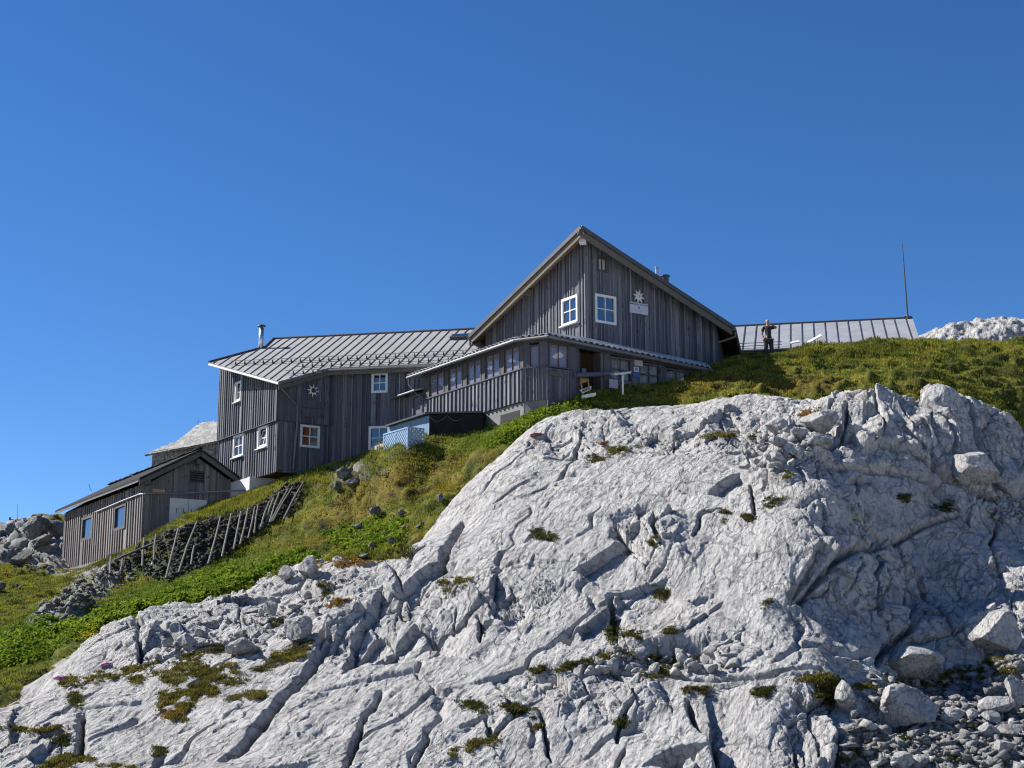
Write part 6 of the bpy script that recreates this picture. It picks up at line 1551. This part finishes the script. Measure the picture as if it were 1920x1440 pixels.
pl_ = [(214,1051),(238,1040),(264,1029),(295,1016),(322,1009.5)]; ys = [surf(*q).y for q in pl_]; y0 = min(ys) - .3
mb = MB(); pts_ = [P(q[0], q[1], y0 + .35 * i) for i, q in enumerate(pl_)]; mb.tube(pts_, .045, 8); o = mb.build('bent_rail', M['pole'], loc=tuple(pts_[0])); tag(o, 'pale bent pole laid as a rail across the dark stakes', 'rail')
c = surf(285.5, 1060); c = P(285.5, 1057.5, c.y - .2); mb = MB()
mesh = mesh_np('white_ball', ICO2[0] * .055 + np.array(c), ICO2[1], M['white'], True, None, None, tuple(c)); tag(mesh, 'small white ball lying in the grass under the bent rail', 'ball')

# ================================================================== person
def skin_mesh(name, vs, rad, edges, roots, mat, parent, off, sub=2):
    me = bpy.data.meshes.new(name); me.from_pydata([tuple(v) for v in vs], edges, []); o = bpy.data.objects.new(name, me); COL.objects.link(o)
    sk = o.modifiers.new('skin', 'SKIN'); sk.use_smooth_shade = True
    sb = o.modifiers.new('sub', 'SUBSURF'); sb.levels = sub; sb.render_levels = sub
    for i, r_ in enumerate(rad):
        d = me.skin_vertices[0].data[i]; d.radius = r_ if isinstance(r_, tuple) else (r_, r_); d.use_root = i in roots
    dg = bpy.context.evaluated_depsgraph_get(); m2 = bpy.data.meshes.new_from_object(o.evaluated_get(dg)); bpy.data.objects.remove(o); bpy.data.meshes.remove(me)
    m2.name = name; m2.materials.clear(); m2.materials.append(mat)
    q = bpy.data.objects.new(name, m2); COL.objects.link(q)
    if parent is not None: q.parent = parent
    else: q.location = off
    OFF[q.name] = Vector(off); return q
Yp = 57.7; hp_ = P(1438.7, 598.3, Yp); fz_ = hp_.z - 1.78; base = Vector((hp_.x, Yp, fz_))
M['skin'] = plain('skin', (.26, .15, .11), .55, 0, .06); M['shirt'] = plain('black_tshirt', (.016, .015, .017), .85, 0, .2); M['trousers'] = plain('dark_trousers', (.020, .020, .026), .85, 0, .2); M['hair'] = plain('grey_hair', (.22, .20, .18), .8, 0, .25, 30); M['shoe'] = plain('dark_boots', (.03, .025, .02), .7)
v = [(0.03,0,.93),(0.02,0,1.12),(0.01,0,1.32),(0,0,1.46),(0,-.01,1.53),(0,-.015,1.60),(0,-.01,1.68),(0,0,1.73),           # 0-7 pelvis..head
     (-.17,0,1.42),(-.235,.02,1.20),(-.18,-.05,.98),(-.19,-.08,.91),                                       # 8-11 hanging arm
     (.16,0,1.42),(.345,-.08,1.41),(.16,-.22,1.47),(.09,-.24,1.49),                                       # 12-15 raised arm
     (-.085,0,.88),(-.10,-.01,.48),(-.11,.02,.09),(-.12,-.12,.04), (.115,0,.88),(.13,-.02,.48),(.14,.02,.09),(.16,-.12,.04)]
r_ = [(.155,.11),(.145,.10),(.17,.115),(.09,.08),.055,(.068,.075),(.078,.092),(.05,.06), .058,.043,.032,(.038,.022), .058,.043,.032,(.038,.022), .095,.06,.045,.04, .095,.06,.045,.04]
e = [(0,1),(1,2),(2,3),(3,4),(4,5),(5,6),(6,7),(3,8),(8,9),(9,10),(10,11),(3,12),(12,13),(13,14),(14,15),(0,16),(16,17),(17,18),(18,19),(0,20),(20,21),(21,22),(22,23)]
roots = {0}
def finger(base_i, pts, rr):
    s0 = len(v)
    for p_ in pts: v.append(p_)
    for k in range(len(pts)): r_.append(rr * (1 - .15 * k))
    for k in range(len(pts) - 1): e.append((s0 + k, s0 + k + 1))
    roots.add(s0)
for k in range(4):
    x_ = -.215 + .017 * k; ln = (.062, .075, .072, .055)[k]; finger(11, [(x_, -.09, .905), (x_ - .003, -.105, .905 - ln * .55), (x_ + .01, -.10, .905 - ln)], .0095)
finger(11, [(-.165, -.085, .925), (-.145, -.105, .895), (-.145, -.115, .865)], .0105)
for k in range(4):
    z_ = 1.518 - .017 * k; ln = (.062, .075, .072, .055)[k]; finger(15, [(.095, -.245, z_), (.095 - ln * .55, -.245, z_ + .004), (.095 - ln, -.225, z_ + .002)], .0095)
finger(15, [(.11, -.235, 1.525), (.085, -.235, 1.555), (.06, -.225, 1.57)], .0105)
off = tuple(base)
body = skin_mesh('person', v, r_, e, roots, M['skin'], None, off, 2)
tag(body, 'person in black T-shirt standing on the grassy crest, one arm raised to the chin', 'person')
def cl(name, idx, rads, ed, mat, root=0, dv=None): return skin_mesh(name, [v[i] if not isinstance(i, tuple) else i for i in idx], rads, ed, {root}, mat, body, off, 2)
cl('tshirt', [(.03,0,.90), 1, 2, (0,0,1.455), 8, (-.215,.012,1.24), 12, (.29,-.055,1.412)], [(.172,.128), (.165,.118), (.188,.13), (.10,.088), .076, .066, .076, .066], [(0,1),(1,2),(2,3),(3,4),(4,5),(3,6),(6,7)], M['shirt'])
cl('trousers', [(.03,0,.96), 16, 17, (-.11,.02,.10), 20, 21, (.14,.02,.10)], [(.165,.125), (.11,.115), .08, .062, (.11,.115), .08, .062], [(0,1),(1,2),(2,3),(0,4),(4,5),(5,6)], M['trousers'])
cl('hair', [(0,.035,1.635), (0,.02,1.71), (0,-.02,1.755)], [(.070,.055), (.085,.082), (.062,.066)], [(0,1),(1,2)], M['hair'])
for s_ in (-1, 1):
    x_ = -.115 if s_ < 0 else .15
    cl('boot', [(x_ + .0, .03, .10), (x_, .02, .045), (x_ + s_ * .015, -.14, .04)], [.06, .055, (.05, .04)], [(0,1),(1,2)], M['shoe'])
# face: nose, ears, eyes, brows and mouth as one small mesh on the head
mb = MB(); B = base
def ell(c, rx, ry, rz): b0 = len(mb.v); mb.add([Vector((c[0] + a * rx, c[1] + b * ry, c[2] + d * rz)) + B for a, b, d in ICO1[0]], [tuple(map(int, f)) for f in ICO1[1]])
ell((.02, -.10, 1.655), .014, .02, .022); ell((-.075, .0, 1.66), .012, .02, .03); ell((.078, .0, 1.66), .012, .02, .03); mb.build('nose_and_ears', M['skin'], body, True)
mb = MB(); ell((-.015, -.088, 1.682), .012, .008, .007); ell((.048, -.085, 1.682), .012, .008, .007); ell((.02, -.088, 1.618), .022, .006, .006); mb.build('eyes_and_mouth', M['shoe'], body, True)
